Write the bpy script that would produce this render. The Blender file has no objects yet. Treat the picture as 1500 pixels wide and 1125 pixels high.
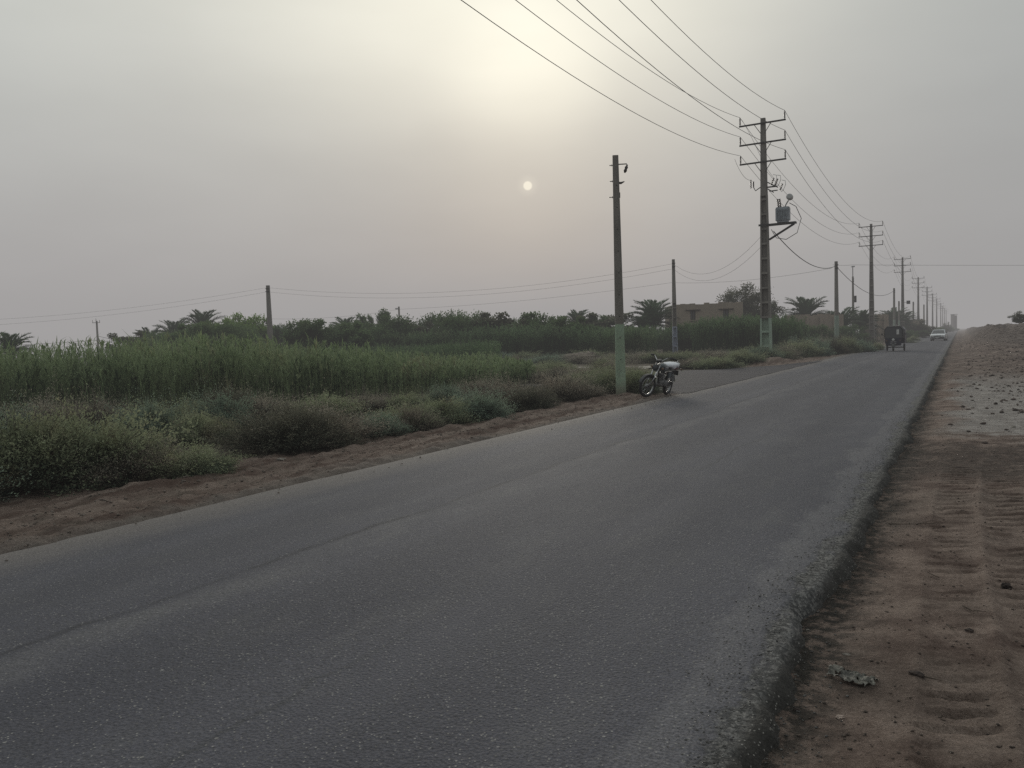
import bpy, bmesh, math, random
import numpy as np
from math import radians as R, sin, cos, pi
from mathutils import Vector, Matrix

random.seed(7)
rng = np.random.default_rng(11)
scene = bpy.context.scene
COL = scene.collection

# ------------------------------------------------------------------ survey
# The road runs along +Y; the camera stands 1.6 m above its right edge.
FPX, CW, CH, EYE = 1150.0, 1500.0, 1125.0, 1.6
ROLL, PITCH, YAW = R(1.8), R(3.06), R(29.7)

def ray(px, py):
    u = (px-CW/2)/FPX; v = -(py-CH/2)/FPX
    c, s = cos(ROLL), sin(ROLL)
    u2 = u*c+v*s; v2 = -u*s+v*c
    cp, sp = cos(PITCH), sin(PITCH)
    fw = cp+v2*sp; up = v2*cp-sp
    return (u2*cos(YAW)-fw*sin(YAW), u2*sin(YAW)+fw*cos(YAW), up)

def gp(px, py, z=0.0):
    d = ray(px, py); t = (z-EYE)/d[2]
    return (d[0]*t, d[1]*t)

def at(px, depth):                       # place on level ground at a bearing and depth
    d = ray(px, 495)
    fw = -d[0]*sin(YAW)+d[1]*cos(YAW)
    t = depth/fw
    return (d[0]*t, d[1]*t)

def zat(px, py, depth):                  # height seen at that pixel and depth
    d = ray(px, py)
    fw = -d[0]*sin(YAW)+d[1]*cos(YAW)
    return EYE+d[2]*depth/fw

# ------------------------------------------------------------------ noise
def _hash(i, j, seed):
    n = (i*374761393+j*668265263+seed*1442695041) & 0xffffffff
    n = ((n ^ (n >> 13))*1274126177) & 0xffffffff
    return ((n ^ (n >> 16)) & 0xffff)/65535.0

def vnoise(x, y, seed=0):
    x = np.asarray(x, dtype=np.float64); y = np.asarray(y, dtype=np.float64)
    xi = np.floor(x).astype(np.int64); yi = np.floor(y).astype(np.int64)
    fx = x-xi; fy = y-yi
    fx = fx*fx*(3-2*fx); fy = fy*fy*(3-2*fy)
    a = _hash(xi, yi, seed); b = _hash(xi+1, yi, seed)
    c = _hash(xi, yi+1, seed); d = _hash(xi+1, yi+1, seed)
    return (a*(1-fx)+b*fx)*(1-fy)+(c*(1-fx)+d*fx)*fy-0.5

def fbm(x, y, octv=4, seed=0):
    r = 0; a = 1.0; f = 1.0
    for k in range(octv):
        r = r+a*vnoise(x*f+17.3*k, y*f-9.1*k, seed+k); a *= .5; f *= 2.03
    return r

def sstep(a, b, x):
    t = np.clip((np.asarray(x, dtype=float)-a)/(b-a), 0, 1)
    return t*t*(3-2*t)

# ------------------------------------------------------------------ object helpers
def link(o, parent=None):
    COL.objects.link(o)
    if parent is not None: o.parent = parent
    return o

def tag(o, label=None, cat=None, group=None, kind=None):
    if label: o['label'] = label
    if cat: o['category'] = cat
    if group: o['group'] = group
    if kind: o['kind'] = kind
    return o

def thing(name, label, cat, loc=(0, 0, 0), rz=0, group=None):
    o = bpy.data.objects.new(name, None); link(o)
    o.location = loc; o.rotation_euler = (0, 0, rz); o.empty_display_size = .2
    return tag(o, label, cat, group)

def npmesh(name, V, F, mat, parent=None, tint=None, smooth=False):
    """V (n,3); F (m,k) or list of such arrays"""
    V = np.asarray(V, dtype=np.float32)
    Fs = F if isinstance(F, list) else [F]
    me = bpy.data.meshes.new(name)
    me.vertices.add(len(V)); me.vertices.foreach_set('co', V.ravel())
    nl = sum(f.size for f in Fs); nf = sum(len(f) for f in Fs)
    me.loops.add(nl); me.polygons.add(nf)
    me.loops.foreach_set('vertex_index', np.concatenate([f.ravel() for f in Fs]).astype(np.int32))
    st = []; off = 0
    for f in Fs:
        k = f.shape[1]; st.append(off+np.arange(len(f))*k); off += f.size
    me.polygons.foreach_set('loop_start', np.concatenate(st).astype(np.int32))
    me.update(calc_edges=True)
    if smooth: me.polygons.foreach_set('use_smooth', np.ones(nf, dtype=bool))
    if tint is not None:
        a = me.attributes.new('tint', 'FLOAT', 'POINT')
        a.data.foreach_set('value', np.asarray(tint, dtype=np.float32))
    me.materials.append(mat)
    me.validate()
    o = bpy.data.objects.new(name, me)
    return link(o, parent)

class MB:
    def __init__(s): s.v = []; s.f = []
    def add(s, vs, fs):
        o = len(s.v); s.v += [tuple(v) for v in vs]; s.f += [tuple(i+o for i in f) for f in fs]; return s
    def box(s, c, d, rot=None):
        x, y, z = d[0]/2, d[1]/2, d[2]/2
        vs = [Vector(p) for p in ((-x,-y,-z),(x,-y,-z),(x,y,-z),(-x,y,-z),(-x,-y,z),(x,-y,z),(x,y,z),(-x,y,z))]
        if rot is not None: vs = [rot @ v for v in vs]
        c = Vector(c)
        return s.add([v+c for v in vs], [(0,3,2,1),(4,5,6,7),(0,1,5,4),(1,2,6,5),(2,3,7,6),(3,0,4,7)])
    def tube(s, pts, r, n=8, cap=True):
        pts = [Vector(p) for p in pts]
        rs = r if isinstance(r, (list, tuple)) else [r]*len(pts)
        vs = []; fs = []
        for i, p in enumerate(pts):
            t = (pts[min(i+1, len(pts)-1)]-pts[max(i-1, 0)]).normalized()
            a = Vector((0, 0, 1)) if abs(t.z) < .9 else Vector((0, 1, 0))
            u = t.cross(a).normalized(); w = u.cross(t)
            for k in range(n):
                an = 2*pi*k/n
                vs.append(p+(u*cos(an)+w*sin(an))*rs[i])
        for i in range(len(pts)-1):
            for k in range(n):
                a = i*n+k; b = i*n+(k+1) % n
                fs.append((a, b, b+n, a+n))
        if cap:
            fs.append(tuple(range(n))[::-1]); m = (len(pts)-1)*n
            fs.append(tuple(range(m, m+n)))
        return s.add(vs, fs)
    def lathe(s, c, axis, prof, n=16):        # prof: (along, radius)
        ax = Vector(axis).normalized()
        a = Vector((0, 0, 1)) if abs(ax.z) < .9 else Vector((0, 1, 0))
        u = ax.cross(a).normalized(); w = u.cross(ax); c = Vector(c)
        vs = []; fs = []
        for (h, r) in prof:
            for k in range(n):
                an = 2*pi*k/n
                vs.append(c+ax*h+(u*cos(an)+w*sin(an))*max(r, .0005))
        for i in range(len(prof)-1):
            for k in range(n):
                p = i*n+k; q = i*n+(k+1) % n
                fs.append((p, q, q+n, p+n))
        fs.append(tuple(range(n))[::-1]); m = (len(prof)-1)*n
        fs.append(tuple(range(m, m+n)))
        return s.add(vs, fs)
    def torus(s, c, axis, R0, r, n=28, m=8):
        ax = Vector(axis).normalized()
        a = Vector((0, 0, 1)) if abs(ax.z) < .9 else Vector((0, 1, 0))
        u = ax.cross(a).normalized(); w = u.cross(ax); c = Vector(c)
        rr = r if isinstance(r, tuple) else (r, r)
        vs = []; fs = []
        for i in range(n):
            an = 2*pi*i/n; d = u*cos(an)+w*sin(an)
            for k in range(m):
                b = 2*pi*k/m
                vs.append(c+d*(R0+rr[0]*cos(b))+ax*rr[1]*sin(b))
        for i in range(n):
            for k in range(m):
                p = i*m+k; q = i*m+(k+1) % m
                p2 = ((i+1) % n)*m+k; q2 = ((i+1) % n)*m+(k+1) % m
                fs.append((p, q, q2, p2))
        return s.add(vs, fs)
    def loft(s, secs, cap=True):              # list of equal-length point rings
        n = len(secs[0]); vs = [p for r in secs for p in r]; fs = []
        for i in range(len(secs)-1):
            for k in range(n):
                a = i*n+k; b = i*n+(k+1) % n
                fs.append((a, b, b+n, a+n))
        if cap:
            fs.append(tuple(range(n))[::-1]); m = (len(secs)-1)*n; fs.append(tuple(range(m, m+n)))
        return s.add(vs, fs)
    def build(s, name, mat, parent=None, smooth=False, bevel=0, sub=0):
        me = bpy.data.meshes.new(name); me.from_pydata(s.v, [], s.f)
        bm = bmesh.new(); bm.from_mesh(me); bmesh.ops.recalc_face_normals(bm, faces=bm.faces); bm.to_mesh(me); bm.free()
        me.materials.append(mat)
        if smooth:
            for p in me.polygons: p.use_smooth = True
        o = bpy.data.objects.new(name, me); link(o, parent)
        if bevel:
            b = o.modifiers.new('bevel', 'BEVEL'); b.width = bevel; b.segments = 2; b.limit_method = 'ANGLE'
        if sub:
            m = o.modifiers.new('sub', 'SUBSURF'); m.levels = sub; m.render_levels = sub
        return o

def copy_tree(o, parent=None):
    c = o.copy(); COL.objects.link(c); c.parent = parent
    for ch in list(o.children): copy_tree(ch, c)
    return c

# ------------------------------------------------------------------ materials
class NT:
    def __init__(s, nt): s.nt = nt
    def n(s, typ, **kw):
        nd = s.nt.nodes.new(typ)
        for k, v in kw.items():
            if k.startswith('i_'):
                key = k[2:]; key = int(key) if key.isdigit() else key.replace('_', ' ')
                s.set(nd.inputs[key], v)
            else: setattr(nd, k, v)
        return nd
    def set(s, inp, v):
        if isinstance(v, bpy.types.NodeSocket): s.nt.links.new(v, inp)
        elif isinstance(v, bpy.types.Node): s.nt.links.new(v.outputs[0], inp)
        else: inp.default_value = v
    def math(s, op, a, b=0.0, c=None, clamp=False):
        nd = s.nt.nodes.new('ShaderNodeMath'); nd.operation = op; nd.use_clamp = clamp
        s.set(nd.inputs[0], a); s.set(nd.inputs[1], b)
        if c is not None: s.set(nd.inputs[2], c)
        return nd.outputs[0]
    def map(s, v, a, b, c=0.0, d=1.0, smooth=True):
        nd = s.nt.nodes.new('ShaderNodeMapRange'); nd.interpolation_type = 'SMOOTHSTEP' if smooth else 'LINEAR'
        for k, x in enumerate((v, a, b, c, d)): s.set(nd.inputs[k], x)
        return nd.outputs[0]
    def mix(s, f, a, b, mode='MIX'):
        nd = s.nt.nodes.new('ShaderNodeMix'); nd.data_type = 'RGBA'; nd.blend_type = mode
        s.set(nd.inputs[0], f); s.set(nd.inputs[6], a); s.set(nd.inputs[7], b)
        return nd.outputs[2]
    def noise(s, vec, scale, detail=3, rough=.55, out=0, dist=0):
        nd = s.nt.nodes.new('ShaderNodeTexNoise'); s.set(nd.inputs['Vector'], vec)
        nd.inputs['Scale'].default_value = scale; nd.inputs['Detail'].default_value = detail
        nd.inputs['Roughness'].default_value = rough; nd.inputs['Distortion'].default_value = dist
        return nd.outputs[out]
    def vmul(s, vec, m):
        nd = s.nt.nodes.new('ShaderNodeVectorMath'); nd.operation = 'MULTIPLY'
        s.set(nd.inputs[0], vec); nd.inputs[1].default_value = m
        return nd.outputs[0]

def newmat(name):
    m = bpy.data.materials.new(name); m.use_nodes = True
    m.node_tree.nodes.clear(); t = NT(m.node_tree)
    out = t.n('ShaderNodeOutputMaterial')
    return m, t, out

def c4(c): return (c[0], c[1], c[2], 1.0)

def basic(name, col, rough=.8, metal=0.0, var=.25, scale=8.0, col2=None, bump=.0, bscale=40, spec=.5):
    m, t, out = newmat(name)
    tc = t.n('ShaderNodeTexCoord').outputs['Object']
    nz = t.noise(tc, scale, 4, .6)
    f = t.map(nz, .3, .7)
    c2 = col2 if col2 else tuple(x*(1-var*1.6) for x in col)
    cc = t.mix(f, c4(c2), c4(tuple(min(1, x*(1+var*.5)) for x in col)))
    b = t.n('ShaderNodeBsdfPrincipled'); t.set(b.inputs['Base Color'], cc)
    b.inputs['Roughness'].default_value = rough; b.inputs['Metallic'].default_value = metal
    b.inputs['Specular IOR Level'].default_value = spec
    if bump:
        bp = t.n('ShaderNodeBump'); t.set(bp.inputs['Height'], t.noise(tc, bscale, 4, .6)); bp.inputs['Strength'].default_value = bump
        bp.inputs['Distance'].default_value = .02
        t.set(b.inputs['Normal'], bp)
    t.set(out.inputs['Surface'], b)
    return m

def leafmat(name, base, tip, dry, rough=.75, transl=.25, dryamt=.25, patch=1.2):
    """tint attribute 0..1: inner/low to outer/high; noise gives dry and light clumps"""
    m, t, out = newmat(name)
    at_ = t.n('ShaderNodeAttribute', attribute_name='tint')
    oi = t.n('ShaderNodeObjectInfo')
    geo = t.n('ShaderNodeNewGeometry').outputs['Position']
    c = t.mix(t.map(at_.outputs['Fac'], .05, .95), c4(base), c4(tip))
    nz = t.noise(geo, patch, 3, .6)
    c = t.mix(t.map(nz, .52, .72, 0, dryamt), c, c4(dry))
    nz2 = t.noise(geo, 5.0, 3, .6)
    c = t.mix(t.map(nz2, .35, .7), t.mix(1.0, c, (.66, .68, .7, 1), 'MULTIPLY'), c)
    rv = t.map(oi.outputs['Random'], 0, 1, .82, 1.15, False)
    mul = t.n('ShaderNodeVectorMath', operation='SCALE'); t.set(mul.inputs[0], c); t.set(mul.inputs['Scale'], rv)
    c = mul.outputs[0]
    b = t.n('ShaderNodeBsdfPrincipled'); t.set(b.inputs['Base Color'], c)
    b.inputs['Roughness'].default_value = rough; b.inputs['Specular IOR Level'].default_value = .12
    tr = t.n('ShaderNodeBsdfTranslucent'); t.set(tr.inputs['Color'], c)
    mx = t.n('ShaderNodeMixShader'); mx.inputs[0].default_value = transl
    t.set(mx.inputs[1], b); t.set(mx.inputs[2], tr)
    t.set(out.inputs['Surface'], mx)
    return m

def mat_pole(name, paint, zpaint, conc=(.23, .212, .19)):
    m, t, out = newmat(name)
    tc = t.n('ShaderNodeTexCoord').outputs['Object']
    sp = t.n('ShaderNodeSeparateXYZ'); t.set(sp.inputs[0], tc)
    n1 = t.noise(t.vmul(tc, (3, 3, .6)), 1.5, 5, .65)
    n2 = t.noise(tc, 22, 4, .7)
    cc = t.mix(t.map(n1, .3, .7), c4(tuple(x*.62 for x in conc)), c4(conc))
    cc = t.mix(t.map(n2, .55, .75, 0, .5), cc, c4(tuple(x*1.35 for x in conc)))
    if paint:
        zz = t.math('ADD', sp.outputs[2], t.math('MULTIPLY', t.math('SUBTRACT', n2, .5), .12))
        pf = t.map(zz, zpaint-.02, zpaint+.02, 1, 0)
        pf = t.math('MULTIPLY', pf, t.map(n2, .54, .66, 1, .30))
        pc = t.mix(t.map(n1, .35, .65), c4(tuple(x*.78 for x in paint)), c4(paint))
        dirt = t.map(sp.outputs[2], 0, .45, .65, 0)
        pc = t.mix(dirt, pc, (.13, .10, .08, 1))
        cc = t.mix(pf, cc, pc)
    b = t.n('ShaderNodeBsdfPrincipled'); t.set(b.inputs['Base Color'], cc); b.inputs['Roughness'].default_value = .88
    bp = t.n('ShaderNodeBump'); t.set(bp.inputs['Height'], n2); bp.inputs['Strength'].default_value = .5; bp.inputs['Distance'].default_value = .01
    t.set(b.inputs['Normal'], bp)
    t.set(out.inputs['Surface'], b)
    return m

M = {}
M['metal'] = basic('galvanised_steel', (.16, .16, .16), .55, .6, .3, 12)
M['darkmetal'] = basic('weathered_steel', (.055, .052, .05), .6, .4, .3, 12)
M['insul'] = basic('brown_porcelain', (.045, .03, .025), .3, 0, .2, 20)
M['wire'] = basic('aluminium_wire', (.07, .07, .07), .6, .3, .1, 3)
M['cable'] = basic('black_cable', (.02, .02, .02), .7, 0, .1, 3)
M['trafo'] = basic('grey_paint', (.27, .30, .33), .5, .1, .2, 4)
M['discm'] = basic('bright_metal', (.45, .45, .44), .4, .7, .2, 9)
M['black'] = basic('black_rubber', (.018, .018, .018), .8, 0, .3, 20)
M['blackplastic'] = basic('black_plastic', (.02, .02, .022), .45, 0, .2, 10)
M['chrome'] = basic('chrome', (.42, .42, .43), .25, .9, .15, 14)
M['alu'] = basic('cast_aluminium', (.24, .24, .24), .5, .7, .3, 18)
M['tank'] = basic('grey_tank_paint', (.10, .12, .13), .3, .3, .15, 6)
M['whitecloth'] = basic('pale_seat_cover', (.74, .75, .79), .85, 0, .06, 9, bump=.4, bscale=14)
M['white'] = basic('white_car_paint', (.72, .73, .76), .3, 0, .06, 3)
M['glass'] = basic('dark_glass', (.03, .035, .04), .12, 0, .1, 3)
M['windscreen'] = basic('windscreen_glass', (.12, .13, .14), .15, 0, .1, 3)
M['lamp'] = basic('lamp_glass', (.5, .5, .48), .2, .2, .1, 10)
M['amber'] = basic('amber_lens', (.10, .05, .02), .3, 0, .1, 10)
M['blue'] = basic('dark_blue_paint', (.012, .016, .038), .4, .1, .25, 5)
M['canvas'] = basic('black_canvas', (.02, .02, .022), .85, 0, .3, 6, bump=.3, bscale=8)
M['bark'] = basic('bark', (.085, .065, .05), .95, 0, .4, 9, bump=.6, bscale=20)
M['twig'] = basic('dry_twig', (.13, .105, .08), .95, 0, .4, 12)
M['darkwood'] = basic('old_wood', (.07, .05, .035), .9, 0, .4, 8)
M['stone'] = basic('pale_stone', (.26, .23, .2), .9, 0, .4, 25, bump=.5, bscale=60)
M['chip'] = basic('broken_tile', (.42, .33, .28), .8, 0, .25, 40)
M['clod'] = basic('dark_clod', (.05, .034, .028), .95, 0, .4, 40, bump=.8, bscale=80)
M['softclod'] = basic('brown_clod', (.10, .073, .062), .95, 0, .4, 40, bump=.8, bscale=80)
M['rag'] = basic('dirty_plastic', (.125, .118, .10), .6, 0, .5, 30, bump=.4, bscale=50)
M['tower'] = basic('stained_concrete', (.16, .14, .13), .9, 0, .3, .6)
M['signwhite'] = basic('white_lamp_housing', (.5, .5, .5), .5, 0, .1, 5)

def mat_brick():
    m, t, out = newmat('mud_brick')
    tc = t.n('ShaderNodeTexCoord').outputs['Object']
    br = t.n('ShaderNodeTexBrick')
    mp = t.n('ShaderNodeMapping'); t.set(mp.inputs[0], tc); mp.inputs['Rotation'].default_value = (R(90), 0, 0)
    t.set(br.inputs['Vector'], mp.outputs[0])
    br.inputs['Color1'].default_value = (.34, .275, .215, 1); br.inputs['Color2'].default_value = (.29, .235, .185, 1)
    br.inputs['Mortar'].default_value = (.17, .14, .11, 1); br.inputs['Scale'].default_value = 2.2
    br.inputs['Mortar Size'].default_value = .03
    n1 = t.noise(tc, .8, 5, .65); n2 = t.noise(t.vmul(tc, (1, 1, .25)), 1.6, 4, .6)
    c = t.mix(t.map(n1, .35, .65, 0, .8), br.outputs[0], (.32, .265, .21, 1))
    c = t.mix(t.map(n2, .5, .75, 0, .5), c, (.19, .15, .12, 1))
    b = t.n('ShaderNodeBsdfPrincipled'); t.set(b.inputs['Base Color'], c); b.inputs['Roughness'].default_value = .95
    bp = t.n('ShaderNodeBump'); t.set(bp.inputs['Height'], t.noise(tc, 9, 5, .7)); bp.inputs['Strength'].default_value = .6; bp.inputs['Distance'].default_value = .05
    t.set(b.inputs['Normal'], bp); t.set(out.inputs['Surface'], b)
    return m
M['brick'] = mat_brick()

def mat_ground():
    m, t, out = newmat('bare_soil')
    geo = t.n('ShaderNodeNewGeometry').outputs['Position']
    sp = t.n('ShaderNodeSeparateXYZ'); t.set(sp.inputs[0], geo)
    x, y, z = sp.outputs
    big = t.noise(geo, .45, 4, .6); mid = t.noise(geo, 2.6, 5, .62); fine = t.noise(geo, 38, 5, .7)
    streak = t.noise(t.vmul(geo, (3.2, .35, 1)), 1.0, 4, .6)
    med = t.noise(geo, 11, 4, .65)
    # right shoulder: brown pink soil
    right = t.mix(t.map(mid, .35, .65), (.15, .104, .086, 1), (.32, .245, .208, 1))
    right = t.mix(t.map(big, .45, .65, 0, .5), right, (.20, .165, .14, 1))
    # pale salty patch further up the verge
    pf = t.math('ADD', y, t.math('MULTIPLY', t.math('SUBTRACT', mid, .5), 5.0))
    pf = t.map(pf, 13.0, 14.6)
    px = t.math('ADD', x, t.math('MULTIPLY', t.math('SUBTRACT', big, .5), 2.2))
    px = t.math('MULTIPLY', t.map(px, -.35, .25), t.map(y, 24, 36, 1, .1))
    pale = t.mix(t.map(mid, .4, .66), (.31, .285, .27, 1), (.44, .41, .39, 1))
    pale = t.mix(t.map(med, .55, .7, 0, .6), pale, (.17, .13, .11, 1))
    right = t.mix(t.math('MULTIPLY', pf, px), right, pale)
    # damp dark band before the patch
    db = t.math('MULTIPLY', t.map(t.math('ADD', y, t.math('MULTIPLY', mid, 2.5)), 10.4, 11.6), t.map(t.math('ADD', y, t.math('MULTIPLY', mid, 2.5)), 13.2, 14.6, 1, 0))
    right = t.mix(t.math('MULTIPLY', db, t.map(med, .3, .6, .3, .9)), right, (.065, .048, .04, 1))
    # greasy dark grit next to the asphalt
    eg = t.math('ADD', x, t.math('MULTIPLY', t.math('SUBTRACT', mid, .5), .35))
    ef = t.map(eg, -.66, -.30, 1, 0)
    right = t.mix(t.math('MULTIPLY', ef, t.map(med, .38, .56, .25, 1)), right, (.035, .031, .026, 1))
    # left verge: redder, streaky
    left = t.mix(t.map(streak, .35, .65), (.125, .083, .067, 1), (.30, .235, .20, 1))
    left = t.mix(t.map(mid, .52, .7, 0, .6), left, (.10, .085, .068, 1))
    pale2 = t.map(t.math('ADD', x, t.math('MULTIPLY', t.math('SUBTRACT', mid, .5), .8)), -7.5, -6.85)
    left = t.mix(t.math('MULTIPLY', pale2, .75), left, (.20, .18, .165, 1))
    # field soil under the plants
    fieldc = t.mix(t.map(mid, .35, .65), (.06, .05, .038, 1), (.13, .11, .085, 1))
    lf = t.map(t.math('ADD', x, t.math('MULTIPLY', t.math('SUBTRACT', mid, .5), 1.5)), -10.4, -9.0)
    left = t.mix(lf, fieldc, left)
    side = t.map(x, -3.2, -3.0)
    c = t.mix(side, left, right)
    fr_ = t.math('MULTIPLY', t.map(y, 22, 40), t.map(t.noise(t.vmul(geo, (1, .45, 1)), 1.6, 5, .65), .38, .58))
    c = t.mix(t.math('MULTIPLY', t.math('MULTIPLY', fr_, side), .85), c, (.115, .085, .072, 1))
    # mound at the back right
    md = t.map(z, .25, .8)
    mc = t.mix(t.map(mid, .4, .62), (.075, .056, .048, 1), (.205, .168, .15, 1))
    c = t.mix(md, c, mc)
    c = t.mix(t.map(fine, .35, .7), t.mix(1.0, c, (.68, .66, .64, 1), 'MULTIPLY'), c)
    vo = t.n('ShaderNodeTexVoronoi'); t.set(vo.inputs['Vector'], geo); vo.inputs['Scale'].default_value = 55
    c = t.mix(t.map(vo.outputs['Distance'], .06, .16, .55, 0), c, t.mix(t.math('GREATER_THAN', med, .5), (.07, .05, .04, 1), (.30, .27, .24, 1)))
    b = t.n('ShaderNodeBsdfPrincipled'); t.set(b.inputs['Base Color'], c); b.inputs['Roughness'].default_value = .93
    b.inputs['Specular IOR Level'].default_value = .2
    vfine = t.noise(geo, 130, 3, .75)
    c = t.mix(t.map(vfine, .3, .7), t.mix(1.0, c, (.74, .73, .72, 1), 'MULTIPLY'), t.mix(1.0, c, (1.18, 1.18, 1.18, 1), 'MULTIPLY'))
    t.set(b.inputs['Base Color'], c)
    h = t.math('ADD', t.math('ADD', t.math('MULTIPLY', fine, .8), t.math('MULTIPLY', vfine, .35)), t.math('MULTIPLY', med, 1.1))
    bp = t.n('ShaderNodeBump'); t.set(bp.inputs['Height'], h); bp.inputs['Strength'].default_value = 1.0; bp.inputs['Distance'].default_value = .035
    t.set(b.inputs['Normal'], bp); t.set(out.inputs['Surface'], b)
    return m

def mat_asphalt(side=False):
    m, t, out = newmat('side_asphalt' if side else 'worn_asphalt')
    geo = t.n('ShaderNodeNewGeometry').outputs['Position']
    sp = t.n('ShaderNodeSeparateXYZ'); t.set(sp.inputs[0], geo)
    x, y, z = sp.outputs
    big = t.noise(t.vmul(geo, (.9, .16, 1)), 1.0, 4, .6)
    mid = t.noise(t.vmul(geo, (1, .4, 1)), 3.0, 5, .65)
    fine = t.noise(geo, 75, 3, .7)
    fine2 = t.noise(geo, 28, 3, .7)
    wob = t.noise(t.vmul(geo, (.01, .35, 0)), 1.0, 3, .55)
    wobf = t.noise(t.vmul(geo, (.1, 3.5, 0)), 1.0, 3, .6)
    xw = t.math('ADD', x, t.math('ADD', t.math('MULTIPLY', t.math('SUBTRACT', wob, .5), .5), t.math('MULTIPLY', t.math('SUBTRACT', wobf, .5), .07)))
    c = t.mix(t.map(big, .3, .7), (.062, .062, .077, 1), (.088, .087, .104, 1))
    c = t.mix(t.map(mid, .45, .75, 0, .28), c, (.14, .136, .136, 1))
    if not side:
        # lighter dusty band beside the longitudinal seam, dark seam line
        band = t.math('MULTIPLY', t.map(xw, -4.42, -4.30), t.map(xw, -4.12, -3.9, 1, 0))
        c = t.mix(t.math('MULTIPLY', band, t.map(mid, .3, .7, .05, .35)), c, (.155, .15, .155, 1))
        seam = t.math('MULTIPLY', t.map(xw, -4.50, -4.45), t.map(xw, -4.45, -4.38, 1, 0))
        c = t.mix(t.math('MULTIPLY', seam, t.map(mid, .38, .60, .1, .8)), c, (.035, .035, .042, 1))
        xw2 = t.math('ADD', xw, t.math('MULTIPLY', wobf, .1))
        seam2 = t.math('MULTIPLY', t.map(xw2, -2.62, -2.585), t.map(xw2, -2.585, -2.55, 1, 0))
        c = t.mix(t.math('MULTIPLY', seam2, t.map(big, .45, .6, 0, .6)), c, (.055, .056, .062, 1))
        for xt in (-1.95, -3.45, -5.25):
            tr_ = t.math('MULTIPLY', t.map(xw, xt-.45, xt-.1), t.map(xw, xt+.1, xt+.45, 1, 0))
            c = t.mix(t.math('MULTIPLY', tr_, t.map(big, .3, .7, .15, .45)), c, (.05, .05, .062, 1))
        # dust along both edges
        xl = t.math('ADD', x, t.math('MULTIPLY', t.math('SUBTRACT', mid, .5), .7))
        lf = t.map(xl, -6.75, -5.85, 1, 0)
        c = t.mix(t.math('MULTIPLY', lf, .75), c, (.175, .155, .142, 1))
        rb = t.math('MULTIPLY', t.map(xl, -1.22, -1.05), t.map(xl, -.95, -.86, 1, 0))
        c = t.mix(t.math('MULTIPLY', rb, .3), c, (.20, .192, .198, 1))
        re = t.map(xl, -.92, -.82)
        grit = t.mix(t.map(fine2, .45, .6), (.05, .05, .05, 1), (.16, .155, .15, 1))
        c = t.mix(re, c, grit)
        dk = t.map(x, -.80, -.72)
        c = t.mix(dk, c, (.03, .028, .025, 1))
    else:
        stk = t.noise(t.vmul(geo, (.25, 1.3, 1)), 1.5, 4, .6)
        c = t.mix(t.map(stk, .4, .65, .95, .5), c, (.026, .024, .032, 1))
    # exposed aggregate
    vo = t.n('ShaderNodeTexVoronoi'); t.set(vo.inputs['Vector'], geo); vo.inputs['Scale'].default_value = 62
    sepc = t.n('ShaderNodeSeparateColor'); t.set(sepc.inputs[0], vo.outputs['Color'])
    st = t.math('MULTIPLY', t.map(vo.outputs['Distance'], .18, .34, 1, 0), t.map(sepc.outputs[0], .72, .8))
    c = t.mix(t.math('MULTIPLY', st, .75), c, (.34, .325, .30, 1))
    pit = t.math('MULTIPLY', t.map(vo.outputs['Distance'], .2, .4, 1, 0), t.map(sepc.outputs[1], .78, .84))
    c = t.mix(t.math('MULTIPLY', pit, .6), c, (.04, .04, .042, 1))
    vo2 = t.n('ShaderNodeTexVoronoi'); t.set(vo2.inputs['Vector'], geo); vo2.inputs['Scale'].default_value = 21
    s2 = t.n('ShaderNodeSeparateColor'); t.set(s2.inputs[0], vo2.outputs['Color'])
    st2 = t.math('MULTIPLY', t.map(vo2.outputs['Distance'], .12, .2, 1, 0), t.map(s2.outputs[0], .86, .9))
    c = t.mix(t.math('MULTIPLY', st2, .6), c, (.30, .29, .27, 1))
    c = t.mix(t.map(fine, .3, .7), t.mix(1.0, c, (.6, .6, .6, 1), 'MULTIPLY'), t.mix(1.0, c, (1.22, 1.22, 1.22, 1), 'MULTIPLY'))
    if side: c = t.mix(1.0, c, (.60, .58, .64, 1), 'MULTIPLY')
    b = t.n('ShaderNodeBsdfPrincipled'); t.set(b.inputs['Base Color'], c); b.inputs['Roughness'].default_value = .82
    b.inputs['Specular IOR Level'].default_value = .3
    h = t.math('ADD', t.math('MULTIPLY', t.math('SUBTRACT', 1.0, vo.outputs['Distance']), .8), fine)
    bp = t.n('ShaderNodeBump'); t.set(bp.inputs['Height'], h); bp.inputs['Strength'].default_value = .9; bp.inputs['Distance'].default_value = .005
    t.set(b.inputs['Normal'], bp); t.set(out.inputs['Surface'], b)
    return m
M['ground'] = mat_ground(); M['asphalt'] = mat_asphalt(); M['asphalt2'] = mat_asphalt(True)
M['path'] = basic('pale_dust', (.30, .27, .24), .95, 0, .2, 3, bump=.3)

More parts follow.
